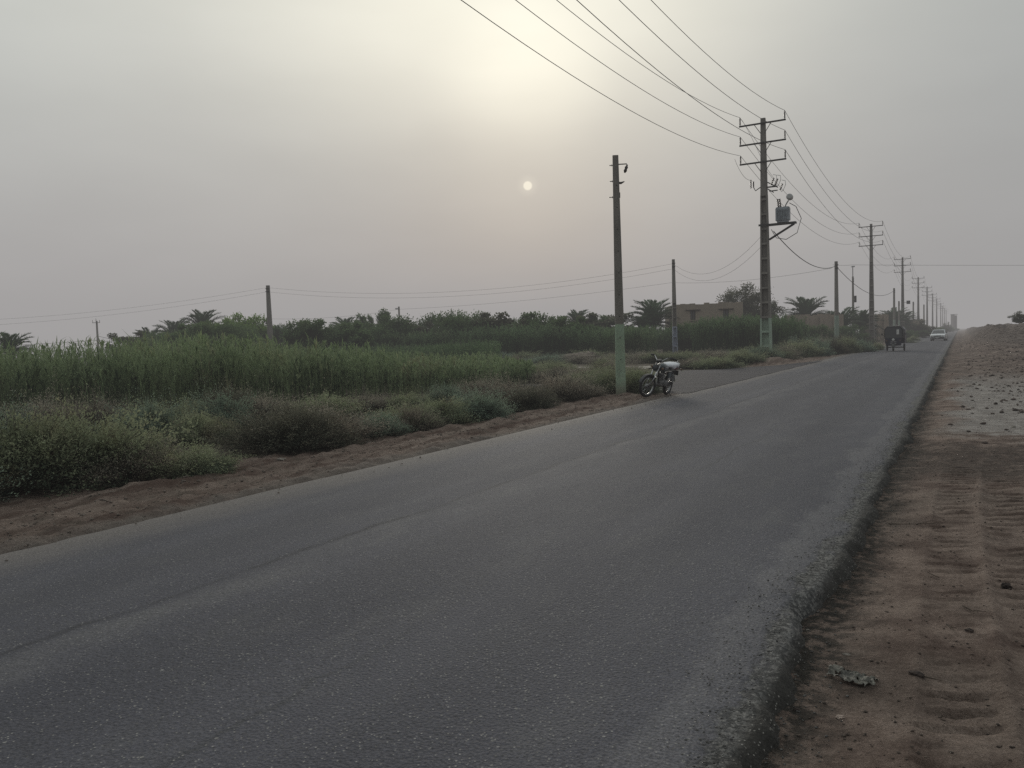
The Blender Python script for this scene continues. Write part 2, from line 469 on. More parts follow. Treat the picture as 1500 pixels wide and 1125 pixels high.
# leaves
M['reed'] = leafmat('reed_leaf', (0.063, 0.097, 0.052), (0.309, 0.392, 0.205), (0.483, 0.409, 0.273), transl=.4, dryamt=.5, patch=.5)
M['reedfar'] = leafmat('far_reed_leaf', (0.043, 0.073, 0.041), (0.135, 0.203, 0.097), (0.270, 0.257, 0.162), transl=.4, dryamt=.3, patch=.35)
M['b_green'] = leafmat('yellow_green_scrub', (0.096, 0.127, 0.086), (0.373, 0.408, 0.251), (0.443, 0.346, 0.237), transl=.35, dryamt=.5, patch=1.6)
M['b_brown'] = leafmat('brown_scrub', (0.109, 0.105, 0.085), (0.421, 0.381, 0.303), (0.424, 0.307, 0.240), transl=.35, dryamt=.5, patch=1.4)
M['b_blue'] = leafmat('blue_green_scrub', (0.086, 0.128, 0.103), (0.332, 0.415, 0.305), (0.388, 0.347, 0.265), transl=.35, dryamt=.3, patch=1.4)
M['b_dry'] = leafmat('dry_weeds', (.12, .105, .075), (.32, .28, .20), (.36, .29, .21), dryamt=.5, patch=1.4)
M['palm'] = leafmat('palm_leaf', (0.038, 0.061, 0.035), (0.115, 0.169, 0.095), (0.203, 0.176, 0.108), dryamt=.2, patch=.8)
M['t_dark'] = leafmat('dark_tree_leaf', (0.046, 0.078, 0.039), (0.151, 0.227, 0.094), (0.227, 0.227, 0.121), transl=.3, dryamt=.3, patch=.6)
M['t_light'] = leafmat('light_tree_leaf', (0.072, 0.132, 0.036), (0.264, 0.408, 0.096), (0.240, 0.264, 0.108), transl=.4, dryamt=.2, patch=.6)
M['t_olive'] = leafmat('olive_tree_leaf', (0.054, 0.065, 0.041), (0.162, 0.168, 0.102), (0.204, 0.168, 0.108), dryamt=.4, patch=.6)

# ------------------------------------------------------------------ world, light, haze
SAZ, SEL = R(28.12), R(11.07)
def dirv(az, el): return (-sin(az)*cos(el), cos(az)*cos(el), sin(el))
SUN = dirv(SAZ, SEL)

world = bpy.data.worlds.new("World"); scene.world = world; world.use_nodes = True
world.node_tree.nodes.clear(); t = NT(world.node_tree)
wout = t.n('ShaderNodeOutputWorld')
sky = t.n('ShaderNodeTexSky'); sky.sky_type = 'NISHITA'; sky.sun_disc = False
sky.sun_elevation = SEL; sky.sun_rotation = -SAZ; sky.dust_density = 8; sky.air_density = 1.5
bg1 = t.n('ShaderNodeBackground'); t.set(bg1.inputs[0], sky.outputs[0]); bg1.inputs[1].default_value = .06
gen = t.n('ShaderNodeTexCoord').outputs['Generated']
nrm = t.n('ShaderNodeVectorMath', operation='NORMALIZE'); t.set(nrm.inputs[0], gen); D = nrm.outputs[0]
def dot(v):
    nd = t.n('ShaderNodeVectorMath', operation='DOT_PRODUCT'); t.set(nd.inputs[0], D); nd.inputs[1].default_value = v
    return nd.outputs['Value']
sp = t.n('ShaderNodeSeparateXYZ'); t.set(sp.inputs[0], D); el = sp.outputs[2]
cl = t.noise(t.vmul(D, (1, 1, 1.5)), 2.6, 4, .5)
cl2 = t.noise(t.vmul(D, (1, 1, 3.0)), 5.5, 3, .5)
wob = t.math('MULTIPLY', t.math('SUBTRACT', cl, .5), .05)
def ang(v): return t.math('ARCCOSINE', t.math('MINIMUM', dot(v), .99999))
elw = t.math('ADD', el, t.math('MULTIPLY', t.math('SUBTRACT', cl, .5), .05))
# base veil: a little lighter towards the sun's side and with height
aw = ang(dirv(R(33), R(24)))
base = t.map(aw, .15, 1.1, 1.0, 0.0)
veil = t.mix(base, (.49, .54, .535, 1), (.63, .635, .59, 1))
veil = t.mix(t.map(elw, .0, .42, 1, 0), veil, (.388, .374, .372, 1))
rightdim = t.map(dot((cos(R(8)), sin(R(8)), 0)), -.25, .35, 0, .52)
veil = t.mix(rightdim, veil, (.318, .328, .33, 1))
# bright break in the dust above the sun
a1 = ang(dirv(R(29.5), R(22.5))); a2 = ang(dirv(R(32), R(38))); a3 = ang(dirv(R(28.0), R(17)))
g1 = t.map(t.math('ADD', a1, wob), .0, .42, 1, 0)
g2 = t.map(t.math('ADD', a2, wob), .0, .75, 1, 0)
g3 = t.map(t.math('ADD', a3, wob), .02, .13, 1, 0)
lift = t.map(elw, .15, .38)
g = t.math('ADD', t.math('MULTIPLY', t.math('ADD', t.math('MULTIPLY', g1, .30), t.math('MULTIPLY', g2, .11)), lift), t.math('MULTIPLY', t.math('MULTIPLY', g3, .14), t.map(elw, .2, .32)))
asun = ang(SUN)
halo = t.math('ADD', t.map(asun, .0, .14, .05, 0), t.map(asun, .004, .016, .07, 0))
g = t.math('ADD', g, halo)
def scale_col(c, f):
    nd = t.n('ShaderNodeVectorMath', operation='SCALE'); t.set(nd.inputs[0], c); t.set(nd.inputs['Scale'], f); return nd.outputs[0]
def addc(a, b):
    nd = t.n('ShaderNodeVectorMath', operation='ADD'); t.set(nd.inputs[0], a); t.set(nd.inputs[1], b); return nd.outputs[0]
glow = scale_col((1.0, .93, .70), g)
# dust scatters forward: dimmer behind; unseen overhead sky brightened to restore ground light
backf = t.map(dot((-sin(SAZ), cos(SAZ), 0)), -.75, .35, .72, 1.0)
over = t.map(el, .62, .95, 1.0, 1.6)
mott = t.map(cl2, .3, .7, .975, 1.025, False)
skyc = scale_col(addc(veil, glow), t.math('MULTIPLY', mott, t.math('MULTIPLY', backf, over)))
disc = t.map(asun, .0026, .0066, .6, 0)
skyc = addc(skyc, scale_col((1.0, .93, .70), disc))
bg2 = t.n('ShaderNodeBackground'); t.set(bg2.inputs[0], skyc); bg2.inputs[1].default_value = 1.0
mxs = t.n('ShaderNodeMixShader'); mxs.inputs[0].default_value = .975
t.set(mxs.inputs[1], bg1); t.set(mxs.inputs[2], bg2); t.set(wout.inputs['Surface'], mxs)

sl = bpy.data.lights.new('sun', 'SUN'); sl.energy = .85; sl.angle = R(12); sl.color = (1, .93, .82)
so = bpy.data.objects.new('sun', sl); link(so)
so.rotation_euler = Vector(SUN).to_track_quat('Z', 'Y').to_euler()

HAZE = .00125
hm, t, out = newmat('dust_haze')
va = t.n('ShaderNodeVolumeAbsorption'); va.inputs['Color'].default_value = (0, 0, 0, 1); va.inputs['Density'].default_value = HAZE
em = t.n('ShaderNodeEmission'); em.inputs['Color'].default_value = (.352, .342, .340, 1); em.inputs['Strength'].default_value = HAZE
ad = t.n('ShaderNodeAddShader'); t.set(ad.inputs[0], va); t.set(ad.inputs[1], em); t.set(out.inputs['Volume'], ad)
hz = MB().box((0, 0, 16), (16000, 16000, 36)).build('haze', hm); tag(hz, kind='structure')

# ------------------------------------------------------------------ ground
def mound(x, y):
    m = 1.62*sstep(-.3, 2.6, x-.004*y)*sstep(34, 84, y)
    return m*(1+.10*fbm(x*.35, y*.12, 4, 5))

def treads(x, y):
    h = np.zeros_like(x)
    for (xc, hw, ph) in ((-.01, .15, 0.0), (.40, .17, .6)):
        u = (x-xc-.03*np.sin(y*.7))/hw
        band = sstep(1.25, .35, np.abs(u+.5*vnoise(y*5.3, y*0+xc, 33)))
        ph2 = (y-.40*(x-xc)+.07*vnoise(x*4, y*3, 31)+.03*vnoise(x*14, y*9, 35))/.172+ph
        saw = ph2-np.floor(ph2)
        prof = .30*saw+.65-1.25*np.exp(-((saw-.22)/.12)**2)+.40*np.exp(-((saw-.46)/.10)**2)
        amt = .12+1.5*np.clip(1.5*vnoise(x*4.3, y*3.1, 77)+.32, 0, 1)
        h += band*(prof-.55)*.020*amt
        h -= band*.010
        h += .010*np.exp(-((np.abs(u)-1.2)/.18)**2)
    return h*sstep(11.2, 9.6, y)*sstep(2.6, 3.2, y)

def edge_r(y):
    y = np.asarray(y, dtype=float)
    e = -.77+.09*fbm(y*.9, y*0+3.3, 3, 41)+.085*fbm(y*4.0, y*0+1.3, 4, 43)
    e = e-.13*np.exp(-((y-4.85)/.32)**2)-.05*np.exp(-((y-8.2)/.3)**2)
    return e

def ground_z(x, y):
    x = np.asarray(x, dtype=float); y = np.asarray(y, dtype=float)
    right = -.035+.045*fbm(x*1.1, y*.8, 4, 1)+.011*fbm(x*6, y*5, 3, 9)*sstep(60, 20, y)
    right = right-.045*sstep(.55, 0, np.abs(x+.62))
    right = right+treads(x, y)
    right = right+.09*np.clip(fbm(x*1.5, y*1.5, 3, 22), 0, 1)*sstep(10.6, 11.8, y)*sstep(15, 13, y)
    right = right+.10*fbm(x*1.6, y*.7, 4, 63)*sstep(18, 30, y)+mound(x, y)+sstep(.5, 1.5, mound(x, y))*.6*fbm(x*1.1, y*.25, 5, 61)
    left = -.025+.06*fbm(x*1.4, y*.5, 4, 2)+.065*fbm(x*7, y*4, 4, 12)
    ridge = np.exp(-((x+8.25+.35*fbm(y*.5, y*0, 2, 8))/.28)**2)*.05*(1+1.5*vnoise(y*1.7, x*2, 6))
    left = left+ridge*sstep(24, 18, y)+ .10*fbm(x*.3, y*.3, 3, 15)*sstep(-9.5, -12, x)
    # gravelly heap by the junction, foot of the transformer pole
    left = left+.34*np.exp(-(((x+8.9)/1.1)**2+((y-44.5)/2.6)**2))
    z = np.where(x > -3, right, left)
    road = sstep(-7.0, -6.6, x)*sstep(-.70, -.95, x)
    z = z*(1-road)-.14*road
    # side road and path: keep the soil below them
    sd = sstep(-18.5, -17, x)*sstep(-6.4, -7.2, x)*sstep(21.3, 22.6, y)*sstep(45, 40, y)
    sd = np.where(x < -6.5, sd, 0)
    z = z*(1-sd)+(-.06)*sd
    far = sstep(300, 900, np.abs(x)+y)
    return z*(1-far)+(-.05)*far

def axis_vals(segs):
    r = [segs[0][0]]
    for a, b, st in segs:
        n = max(1, int(round((b-a)/st))); r += list(np.linspace(a, b, n+1)[1:])
    return np.array(r)

def grid_mesh(name, xs, ys, zf, mat):
    X, Y = np.meshgrid(xs, ys, indexing='ij'); Z = zf(X, Y)
    V = np.stack([X, Y, Z], -1).reshape(-1, 3)
    nx, ny = len(xs), len(ys)
    i = np.arange(nx-1)[:, None]*ny+np.arange(ny-1)[None, :]
    F = np.stack([i, i+ny, i+ny+1, i+1], -1).reshape(-1, 4)
    return npmesh(name, V, F, mat, smooth=True)

def geo_vals(a, b, n):
    return np.concatenate([[0], np.geomspace(a, b, n)])
gxs = np.concatenate([-22-geo_vals(2, 6000, 30)[::-1], axis_vals([(-22, -12, .4), (-12, -9.2, .14), (-9.2, -6.5, .045), (-6.5, -1.0, 1.1), (-1.0, .75, .017), (.75, 3.2, .08), (3.2, 12, .5)])[1:], 12+geo_vals(2, 6000, 30)[1:]])
gys = np.concatenate([-6-geo_vals(3, 6000, 12)[::-1], axis_vals([(-6, 1.6, .3), (1.6, 2.6, .03), (2.6, 9, .0135), (9, 13, .03), (13, 24, .08), (24, 48, .2), (48, 110, .6)])[1:], 110+geo_vals(2, 6000, 40)[1:]])
ground = grid_mesh('ground', gxs, gys, ground_z, M['ground']); tag(ground, kind='structure')

def road_mesh():
    ys = np.concatenate([[-40, -20], axis_vals([(-6, 1.5, .2), (1.5, 14, .03), (14, 40, .1), (40, 120, .5)]), 120+geo_vals(1, 2600, 60)[1:]])
    E_ = edge_r(ys)
    offs = [(0.0, 0.0), (.03, -.012), (.065, -.045), (.10, -.10), (.13, -.17)]
    xs_in = list(np.linspace(-6.8, -1.6, 30))+list(np.linspace(-1.5, -1.0, 12))
    rows = []
    le = -6.85+.16*fbm(ys*.7, ys*0+8, 3, 51)+.05*fbm(ys*4, ys*0+8, 2, 52)
    fade = sstep(120, 60, ys)
    for x in xs_in:
        xx = np.maximum(np.full_like(ys, x), le) if x <= -6.7 else np.full_like(ys, x)
        zz = .006*fbm(xx*1.5, ys*.6, 3, 71)*fade-.012*sstep(-4.52, -4.47, xx)*sstep(-4.40, -4.44, xx)+.035*np.cos((xx+3.8)/3.05*pi/2)
        rows.append(np.stack([xx, ys, zz], -1))
    for k, f in enumerate((.35, .7, 1.0)):
        xx = -1.0+(E_+1.0)*f
        zz = .006*fbm(xx*1.5, ys*.6, 3, 71)*fade+(.012*fbm(xx*16, ys*13, 3, 72)-.008*f)*fade
        rows.append(np.stack([xx, ys, zz], -1))
    for (dx, dz) in offs[1:]:
        j = .022*fbm(ys*9, ys*0+dx*60, 3, 73)*fade
        rows.append(np.stack([E_+dx+j, ys, np.full_like(ys, dz)+.012*fbm(ys*14, ys*0+dx*90, 2, 75)], -1))
    # tuck the left edge down
    rows.insert(0, rows[0]-np.array([.10, 0, .06]))
    V = np.stack(rows, 0); nx, ny = V.shape[:2]
    i = np.arange(nx-1)[:, None]*ny+np.arange(ny-1)[None, :]
    F = np.stack([i, i+ny, i+ny+1, i+1], -1).reshape(-1, 4)
    o = npmesh('road', V.reshape(-1, 3), F, M['asphalt'], smooth=True)
    tag(o, kind='structure')
road_mesh()

def strip(name, cl, mat, z, seed):
    """ribbon along centre line points (x, y, halfwidth)"""
    P = np.array(cl, dtype=float); tt = np.linspace(0, len(P)-1, len(P)*8)
    i0 = np.clip(tt.astype(int), 0, len(P)-2); fr = (tt-i0)[:, None]; fr = fr*fr*(3-2*fr)*.5+fr*.5
    Q = P[i0]*(1-fr)+P[i0+1]*fr
    d = np.gradient(Q[:, :2], axis=0); d /= np.linalg.norm(d, axis=1)[:, None]
    nrm_ = np.stack([-d[:, 1], d[:, 0]], -1)
    rows = []
    for k, s_ in enumerate(np.linspace(-1, 1, 7)):
        w = Q[:, 2]*s_*(1+.18*fbm(tt*1.3, tt*0+s_*5, 3, seed))
        xy = Q[:, :2]+nrm_*w[:, None]
        zz = np.full(len(Q), z if abs(s_) < .99 else z-.055)
        rows.append(np.concatenate([xy, zz[:, None]], 1))
    V = np.stack(rows, 0); nx, ny = V.shape[:2]
    i = np.arange(nx-1)[:, None]*ny+np.arange(ny-1)[None, :]
    F = np.stack([i, i+ny, i+ny+1, i+1], -1).reshape(-1, 4)
    return tag(npmesh(name, V.reshape(-1, 3), F, mat, smooth=True), kind='structure')
def apron():
    ys = np.linspace(21.6, 47, 220); L_ = np.interp(ys, [21.6, 22.6, 24.2, 26, 33, 34.5, 37, 41, 47], [-6.7, -7.6, -11, -17, -17, -14, -9.8, -8.0, -6.7])
    L_ = L_+.25*fbm(ys*.8, ys*0, 3, 83)
    rows = []
    for k, f in enumerate([-.03]+list(np.linspace(0, 1, 24))):
        x = L_+(-6.6-L_)*max(f, 0)-(.12 if f < 0 else 0)
        z = .012+.01*fbm(x*.8, ys*.8, 3, 84)-(.07 if f < 0 else 0)
        rows.append(np.stack([x, ys, z+0*ys], -1))
    V = np.stack(rows, 0); nx, ny = V.shape[:2]
    i = np.arange(nx-1)[:, None]*ny+np.arange(ny-1)[None, :]
    F = np.stack([i, i+ny, i+ny+1, i+1], -1).reshape(-1, 4)
    tag(npmesh('side_road', V.reshape(-1, 3), F, M['asphalt2'], smooth=True), kind='structure')
apron()
strip('path', [(-14.0, 40.8, 1.5), (-18, 41.6, 1.1), (-24, 41.2, .9), (-34, 40.4, .9), (-50, 40.0, .9)], M['path'], .02, 82)

# ------------------------------------------------------------------ scattered stones (uncountable)
def gravel(name, n, sampler, smin, smax, mat):
    X, Y = sampler(n)
    base = np.array([(1, 0, 0), (-1, 0, 0), (0, 1, 0), (0, -1, 0), (0, 0, .8), (0, 0, -.8)], dtype=float)
    faces = np.array([(0, 2, 4), (2, 1, 4), (1, 3, 4), (3, 0, 4), (2, 0, 5), (1, 2, 5), (3, 1, 5), (0, 3, 5)])
    S = rng.uniform(0, 1, n)**3*(smax-smin)+smin
    jit = rng.uniform(.6, 1.35, (n, 6, 1)); an = rng.uniform(0, 2*pi, n)
    V = base[None]*jit*S[:, None, None]*np.array([1, .8, .6])
    ca, sa = np.cos(an)[:, None], np.sin(an)[:, None]
    vx = V[..., 0]*ca-V[..., 1]*sa; vy = V[..., 0]*sa+V[..., 1]*ca
    Z = np.where((X > edge_r(Y)) | (X < -6.85), ground_z(X, Y), .012)
    V = np.stack([vx+X[:, None], vy+Y[:, None], V[..., 2]+Z[:, None]+S[:, None]*.25], -1)
    F = faces[None]+(np.arange(n)*6)[:, None, None]
    o = npmesh(name, V.reshape(-1, 3), F.reshape(-1, 3), mat)
    return tag(o, kind='stuff')
def samp_edge(n):
    Y = 2.2+rng.uniform(0, 1, n)**1.8*16; X = edge_r(Y)+rng.normal(0, .13, n)
    return X, Y
def samp_right(n):
    Y = 2.5+rng.uniform(0, 1, n)**1.5*30; X = rng.uniform(-.6, 2.2, n); return X, Y
def samp_left(n):
    Y = 2+rng.uniform(0, 1, n)**1.3*24; X = rng.normal(-7.9, .55, n); return X, Y
go = gravel('gravel', 9000, samp_edge, .002, .010, basic('edge_grit', (.11, .105, .10), .9, 0, .5, 60)); tag(go, 'dark loose grit along the crumbled right edge of the asphalt', 'gravel')
go = gravel('gravel', 12000, samp_right, .0015, .013, basic('soil_crumbs', (.10, .075, .06), .95, 0, .5, 60)); tag(go, 'brown soil crumbs scattered over the right verge', 'gravel')
def samp_bank(n):
    Y = 17+rng.uniform(0, 1, n)*70; X = rng.uniform(-.3, 1.5, n)+rng.uniform(0, 1, n)*Y*.085; return X, Y
go = gravel('gravel', 2600, samp_bank, .008, .075, basic('bank_rubble', (.115, .088, .075), .95, 0, .5, 9)); tag(go, 'brown earth rubble over the verge and the earth bank at far right', 'rubble')
go = gravel('gravel', 5000, samp_left, .005, .026, basic('verge_pebbles', (.19, .155, .13), .95, 0, .5, 60)); tag(go, 'small pebbles on the reddish left verge', 'gravel')

# ------------------------------------------------------------------ litter and clods on the verge
def lump(name, label, cat, loc, s, mat, seed, group=None, squash=.7):
    bm = bmesh.new(); bmesh.ops.create_icosphere(bm, subdivisions=3, radius=1)
    r_ = random.Random(seed); ph = [r_.uniform(0, 6) for _ in range(6)]
    for v in bm.verts:
        p = v.co; k = 1+.18*sin(3*p.x+ph[0])*sin(3*p.y+ph[1])+.14*sin(6*p.y+ph[2]+4*p.z)+.10*sin(9*p.x+ph[3]+8*p.z)+.05*r_.uniform(-1, 1)
        v.co = Vector((p.x*k*s[0], p.y*k*s[1], p.z*k*s[2]*squash))
    me = bpy.data.meshes.new(name); bm.to_mesh(me); bm.free(); me.materials.append(mat)
    o = bpy.data.objects.new(name, me); link(o)
    o.location = (loc[0], loc[1], float(ground_z(loc[0], loc[1]))+s[2]*.3); o.rotation_euler = (0, 0, r_.uniform(0, 6))
    return tag(o, label, cat, group)

x, y = gp(1474, 851); lump('soil_clod', 'dark round soil clod between the tyre treads on the right verge', 'clod', (x, y), (.026, .026, .03), M['clod'], 1)
x, y = gp(1343, 973); lump('soil_clod', 'flat dark clod with a twig beside the crumpled grey litter', 'clod', (x, y), (.036, .022, .014), M['clod'], 2)
x, y = gp(1166, 1012); lump('soil_clod', 'small black lump in the greasy dirt beside the asphalt edge', 'clod', (x, y), (.012, .012, .012), M['clod'], 3)
x, y = gp(1420, 915); lump('soil_clod', 'small dark clod in the tread grooves near a forked twig', 'clod', (x, y), (.022, .018, .014), M['clod'], 4)
for k, (px, py, s_) in enumerate([(1431, 569, .13), (1470, 570, .11), (1462, 570, .10), (1470, 584, .10), (1425, 594, .10), (1420, 598, .08), (1454, 604, .11), (1440, 618, .12), (1392, 619, .10), (1500, 602, .10), (1474, 626, .08), (1419, 629, .08), (1443, 647, .10), (1460, 568, .08), (1485, 622, .10), (1380, 606, .06), (1495, 586, .08)]):
    x, y = gp(px, py)
    lump('soil_clod', 'dark clod lying on the pale salty patch of the verge', 'clod', (x, y), (s_*.36, s_*.3, s_*.28), M['stone'] if k % 5 == 4 else M['softclod'], 10+k, 'clods on the pale patch')
x, y = gp(1230, 1024)
lump('tile_fragment', 'pale pinkish broken tile fragment on the dirt below the litter', 'fragment', (x, y), (.019, .011, .011), M['chip'], 40, squash=.8)
x, y = gp(1240, 938)
lump('stone', 'small pale flat stone above the crumpled litter', 'stone', (x, y), (.022, .010, .008), M['stone'], 41)
x, y = gp(1183, 899)
lump('stone', 'tiny white stone next to the bite in the asphalt edge', 'stone', (x, y), (.012, .008, .006), M['stone'], 42)
x, y = gp(541, 647)
lump('stone', 'pale stone at the foot of the dark brown bush', 'stone', (x, y), (.05, .04, .03), M['stone'], 43)
x, y = gp(412, 673)
lump('stone', 'greyish stone lying under the front of the dark bush', 'stone', (x, y), (.07, .05, .035), M['stone'], 44)

def crumpled():
    x, y = gp(1248, 972); n = 34
    u = np.linspace(-1, 1, n); U, V_ = np.meshgrid(u, u, indexing='ij')
    r_ = np.sqrt(U**2+V_**2)
    zz = .028*np.abs(fbm(U*3.2, V_*3.2, 4, 301))*2.2*(1-.4*r_)+.004
    XX = U*.105+.03*fbm(U*2, V_*2, 3, 302); YY = V_*.055+.03*fbm(U*2+9, V_*2, 3, 303)
    V = np.stack([XX, YY, zz], -1).reshape(-1, 3)
    i = np.arange(n-1)[:, None]*n+np.arange(n-1)[None, :]
    F = np.stack([i, i+n, i+n+1, i+1], -1).reshape(-1, 4)
    keep = (vnoise(V[F[:, 0], 0]*60, V[F[:, 0], 1]*60, 5) > -.33)
    o = npmesh('litter_bag', V, F[keep], M['rag'])
    o.location = (x, y, float(ground_z(x, y))+.004); o.rotation_euler = (0, 0, -.35)
    tag(o, 'crumpled grey green plastic litter on the dirt near the road edge', 'litter')
crumpled()

def twig(px, py, L, ang_, label, fork=True):
    x, y = gp(px, py); z = float(ground_z(x, y))+.012
    mb = MB(); p = Vector((-L/2*cos(ang_), -L/2*sin(ang_), 0)); pts = [p.copy()]
    a = ang_
    for k in range(6):
        a += random.uniform(-.25, .25); p = p+Vector((cos(a), sin(a), random.uniform(-.02, .03)))*L/6; pts.append(p.copy())
    mb.tube(pts, [.0035, .0035, .003, .003, .0025, .002, .001], 5)
    if fork:
        q = pts[3]; mb.tube([q, q+Vector((cos(ang_+.8), sin(ang_+.8), .1))*L*.2, q+Vector((cos(ang_+.6), sin(ang_+.6), .12))*L*.4], [.0025, .002, .001], 5)
    o = mb.build('twig', M['darkwood']); o.location = (x, y, z); tag(o, label, 'twig')
twig(1425, 888, .16, -.9, 'thin forked dark twig across the tyre treads')
twig(1393, 912, .10, -1.1, 'short bent twig left of the forked twig')
twig(1363, 833, .12, 2.6, 'dark curved twig between the asphalt edge and the treads', False)
twig(1360, 978, .11, -.25, 'stick lying beside the flat dark clod', False)
twig(1265, 985, .10, -.4, 'thin stalk sticking out from the crumpled litter', False)
twig(1345, 762, .45, .05, 'long dark stalk across the dirt beyond the treads')

# ------------------------------------------------------------------ plants: generators
def quads_from(P, A, B, tint, shape='diamond'):
    """diamond leaves: base point P, long axis A, half-width B"""
    V = np.stack([P, P+A*.45+B, P+A, P+A*.45-B], 1).reshape(-1, 3)
    F = np.arange(len(P)*4).reshape(-1, 4)
    return V, F, np.repeat(tint, 4)

def unit(v): return v/(np.linalg.norm(v, axis=-1, keepdims=True)+1e-9)

def bush_mesh(nst, nlf, W, Dp, H, leaf, seed, wispy=.25, stiff=.5):
    """stems fan out from the base to a lumpy mound; leaflets on the outer part of each stem"""
    r = np.random.default_rng(seed)
    nc = max(12, nst//13)
    caz = r.uniform(0, 2*pi, nc); ce = np.arccos(r.uniform(0, 1, nc)**.75); ct = r.normal(0, .17, nc); cl_ = r.normal(1, .10, nc)
    ci = r.integers(0, nc, nst)
    az = caz[ci]+r.normal(0, .16, nst)/np.maximum(.3, np.sin(ce[ci])); e = ce[ci]+r.normal(0, .12, nst)   # from vertical
    e = np.clip(e, 0, pi/2*.98)
    dx, dy, dz = np.sin(e)*np.cos(az), np.sin(e)*np.sin(az), np.cos(e)
    lum = 1+.5*fbm(dx*2.2+seed, dy*2.2+dz*1.9, 3, seed)
    R_ = cl_[ci]*lum*(1-.28*r.uniform(0, 1, nst)**2+wispy*r.exponential(.35, nst))
    tip = np.stack([dx*W/2*R_, dy*Dp/2*R_, dz*H*R_+.03], -1)
    b0 = np.stack([dx*W*.16*r.uniform(0, 1, nst), dy*Dp*.16*r.uniform(0, 1, nst), np.zeros(nst)], -1)
    mid = b0*.45+tip*.55; mid[:, 2] += H*.12*r.uniform(.2, 1, nst); mid[:, :2] *= 1-.12*stiff
    def bez(tt): return b0[:, None]*((1-tt)**2)[..., None]+mid[:, None]*(2*tt*(1-tt))[..., None]+tip[:, None]*(tt**2)[..., None]
    ts = np.linspace(0, 1, 5)[None].repeat(nst, 0)
    SP = bez(ts)                                            # nst,5,3
    w = np.linspace(.004, .0012, 5)[None, :, None]
    side = unit(np.cross(SP[:, -1]-SP[:, 0], r.normal(size=(nst, 3))))[:, None]
    L_, Rr = SP-side*w, SP+side*w
    V1 = np.stack([L_, Rr], 2).reshape(-1, 3)
    idx = np.arange(nst)[:, None]*10+np.arange(4)[None]*2
    F1 = np.stack([idx, idx+1, idx+3, idx+2], -1).reshape(-1, 4)
    tl = .30+.70*r.uniform(0, 1, (nst, nlf))**.75
    P = bez(tl).reshape(-1, 3)
    dv = unit((tip-mid))[:, None].repeat(nlf, 1).reshape(-1, 3)
    sc = (W+H)*.012
    P = P+r.normal(size=P.shape)*sc; P[:, 2] = np.abs(P[:, 2])
    leaf = leaf*1.25; A = unit(dv*.9+r.normal(size=P.shape)*.65+np.array([0, 0, .25]))*leaf*r.uniform(.5, 1.3, (len(P), 1))
    B = unit(np.cross(A, r.normal(size=P.shape)))*leaf*.22
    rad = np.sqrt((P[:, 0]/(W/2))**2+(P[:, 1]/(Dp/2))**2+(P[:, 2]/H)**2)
    tint = np.clip(-.12+.85*P[:, 2]/H+.55*(rad-.55)+np.repeat(ct[ci], nlf)+r.normal(0, .08, len(P)), 0, 1)  # shade put into tint: dark low and inside, lit tops paler; clump offsets random
    return (V1, F1), quads_from(P, A, B, tint)

def bush_proto(nst, nlf, W, Dp, H, leaf, seed, mat, **kw):
    (V1, F1), (V2, F2, T2) = bush_mesh(nst, nlf, W, Dp, H, leaf, seed, **kw)
    o = thing('bush', 'x', 'bush')
    npmesh('stems', V1, F1, M['twig'], o)
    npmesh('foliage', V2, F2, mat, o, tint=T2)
    return o

PB = {}
PB['green'] = bush_proto(1500, 22, 2.6, 2.0, .95, .040, 101, M['b_green'])
PB['green2'] = bush_proto(1300, 20, 2.2, 2.2, .85, .042, 102, M['b_green'], wispy=.35)
PB['brown'] = bush_proto(1700, 16, 2.4, 1.8, .9, .030, 103, M['b_brown'], wispy=.45)
PB['brown2'] = bush_proto(1300, 15, 2.2, 2.0, .8, .032, 104, M['b_brown'], wispy=.5)
PB['blue'] = bush_proto(1300, 18, 2.2, 1.8, .85, .038, 105, M['b_blue'], wispy=.4)
PB['dark'] = bush_proto(1600, 20, 2.3, 2.0, .95, .036, 106, leafmat('dark_scrub', (.05, .06, .045), (.19, .185, .135), (.26, .2, .16), transl=.3, dryamt=.5, patch=1.4), wispy=.3)
PB['dry'] = bush_proto(700, 10, 2.0, 1.6, .5, .035, 107, M['b_dry'], wispy=.6)
used = set()
def put_bush(kind, x, y, sx, sz, label, group=None, rz=None, sy=None):
    o = PB[kind]
    if kind in used: o = copy_tree(o)
    used.add(kind)
    o.location = (x, y, float(ground_z(x, y))-.03)
    o.rotation_euler = (0, 0, random.uniform(0, 6.28) if rz is None else rz)
    o.scale = (sx, sy or sx, sz)
    o['label'] = label; o['category'] = 'bush'
    if group: o['group'] = group
    elif 'group' in o: del o['group']
    return o

def bpx(kind, px, pbase, width_px, top, label, group=None, back=.7):
    """bush whose foot shows at (px, pbase); sized from its apparent width and top"""
    x, y = gp(px, pbase); fw = -x*sin(YAW)+y*cos(YAW)
    dep = fw+back
    x *= dep/fw; y *= dep/fw
    H = zat(px, top, dep); W = width_px*dep/FPX
    W0 = {'green': 2.6, 'green2': 2.2, 'brown': 2.4, 'brown2': 2.2, 'blue': 2.2, 'dark': 2.3, 'dry': 2.0}[kind]
    H0 = {'green': .95, 'green2': .85, 'brown': .9, 'brown2': .8, 'blue': .85, 'dark': .95, 'dry': .5}[kind]
    return put_bush(kind, x, y, W/W0, H/H0/1.12, label, group, sy=max(.55, min(1.3, back*2.0/W0)))

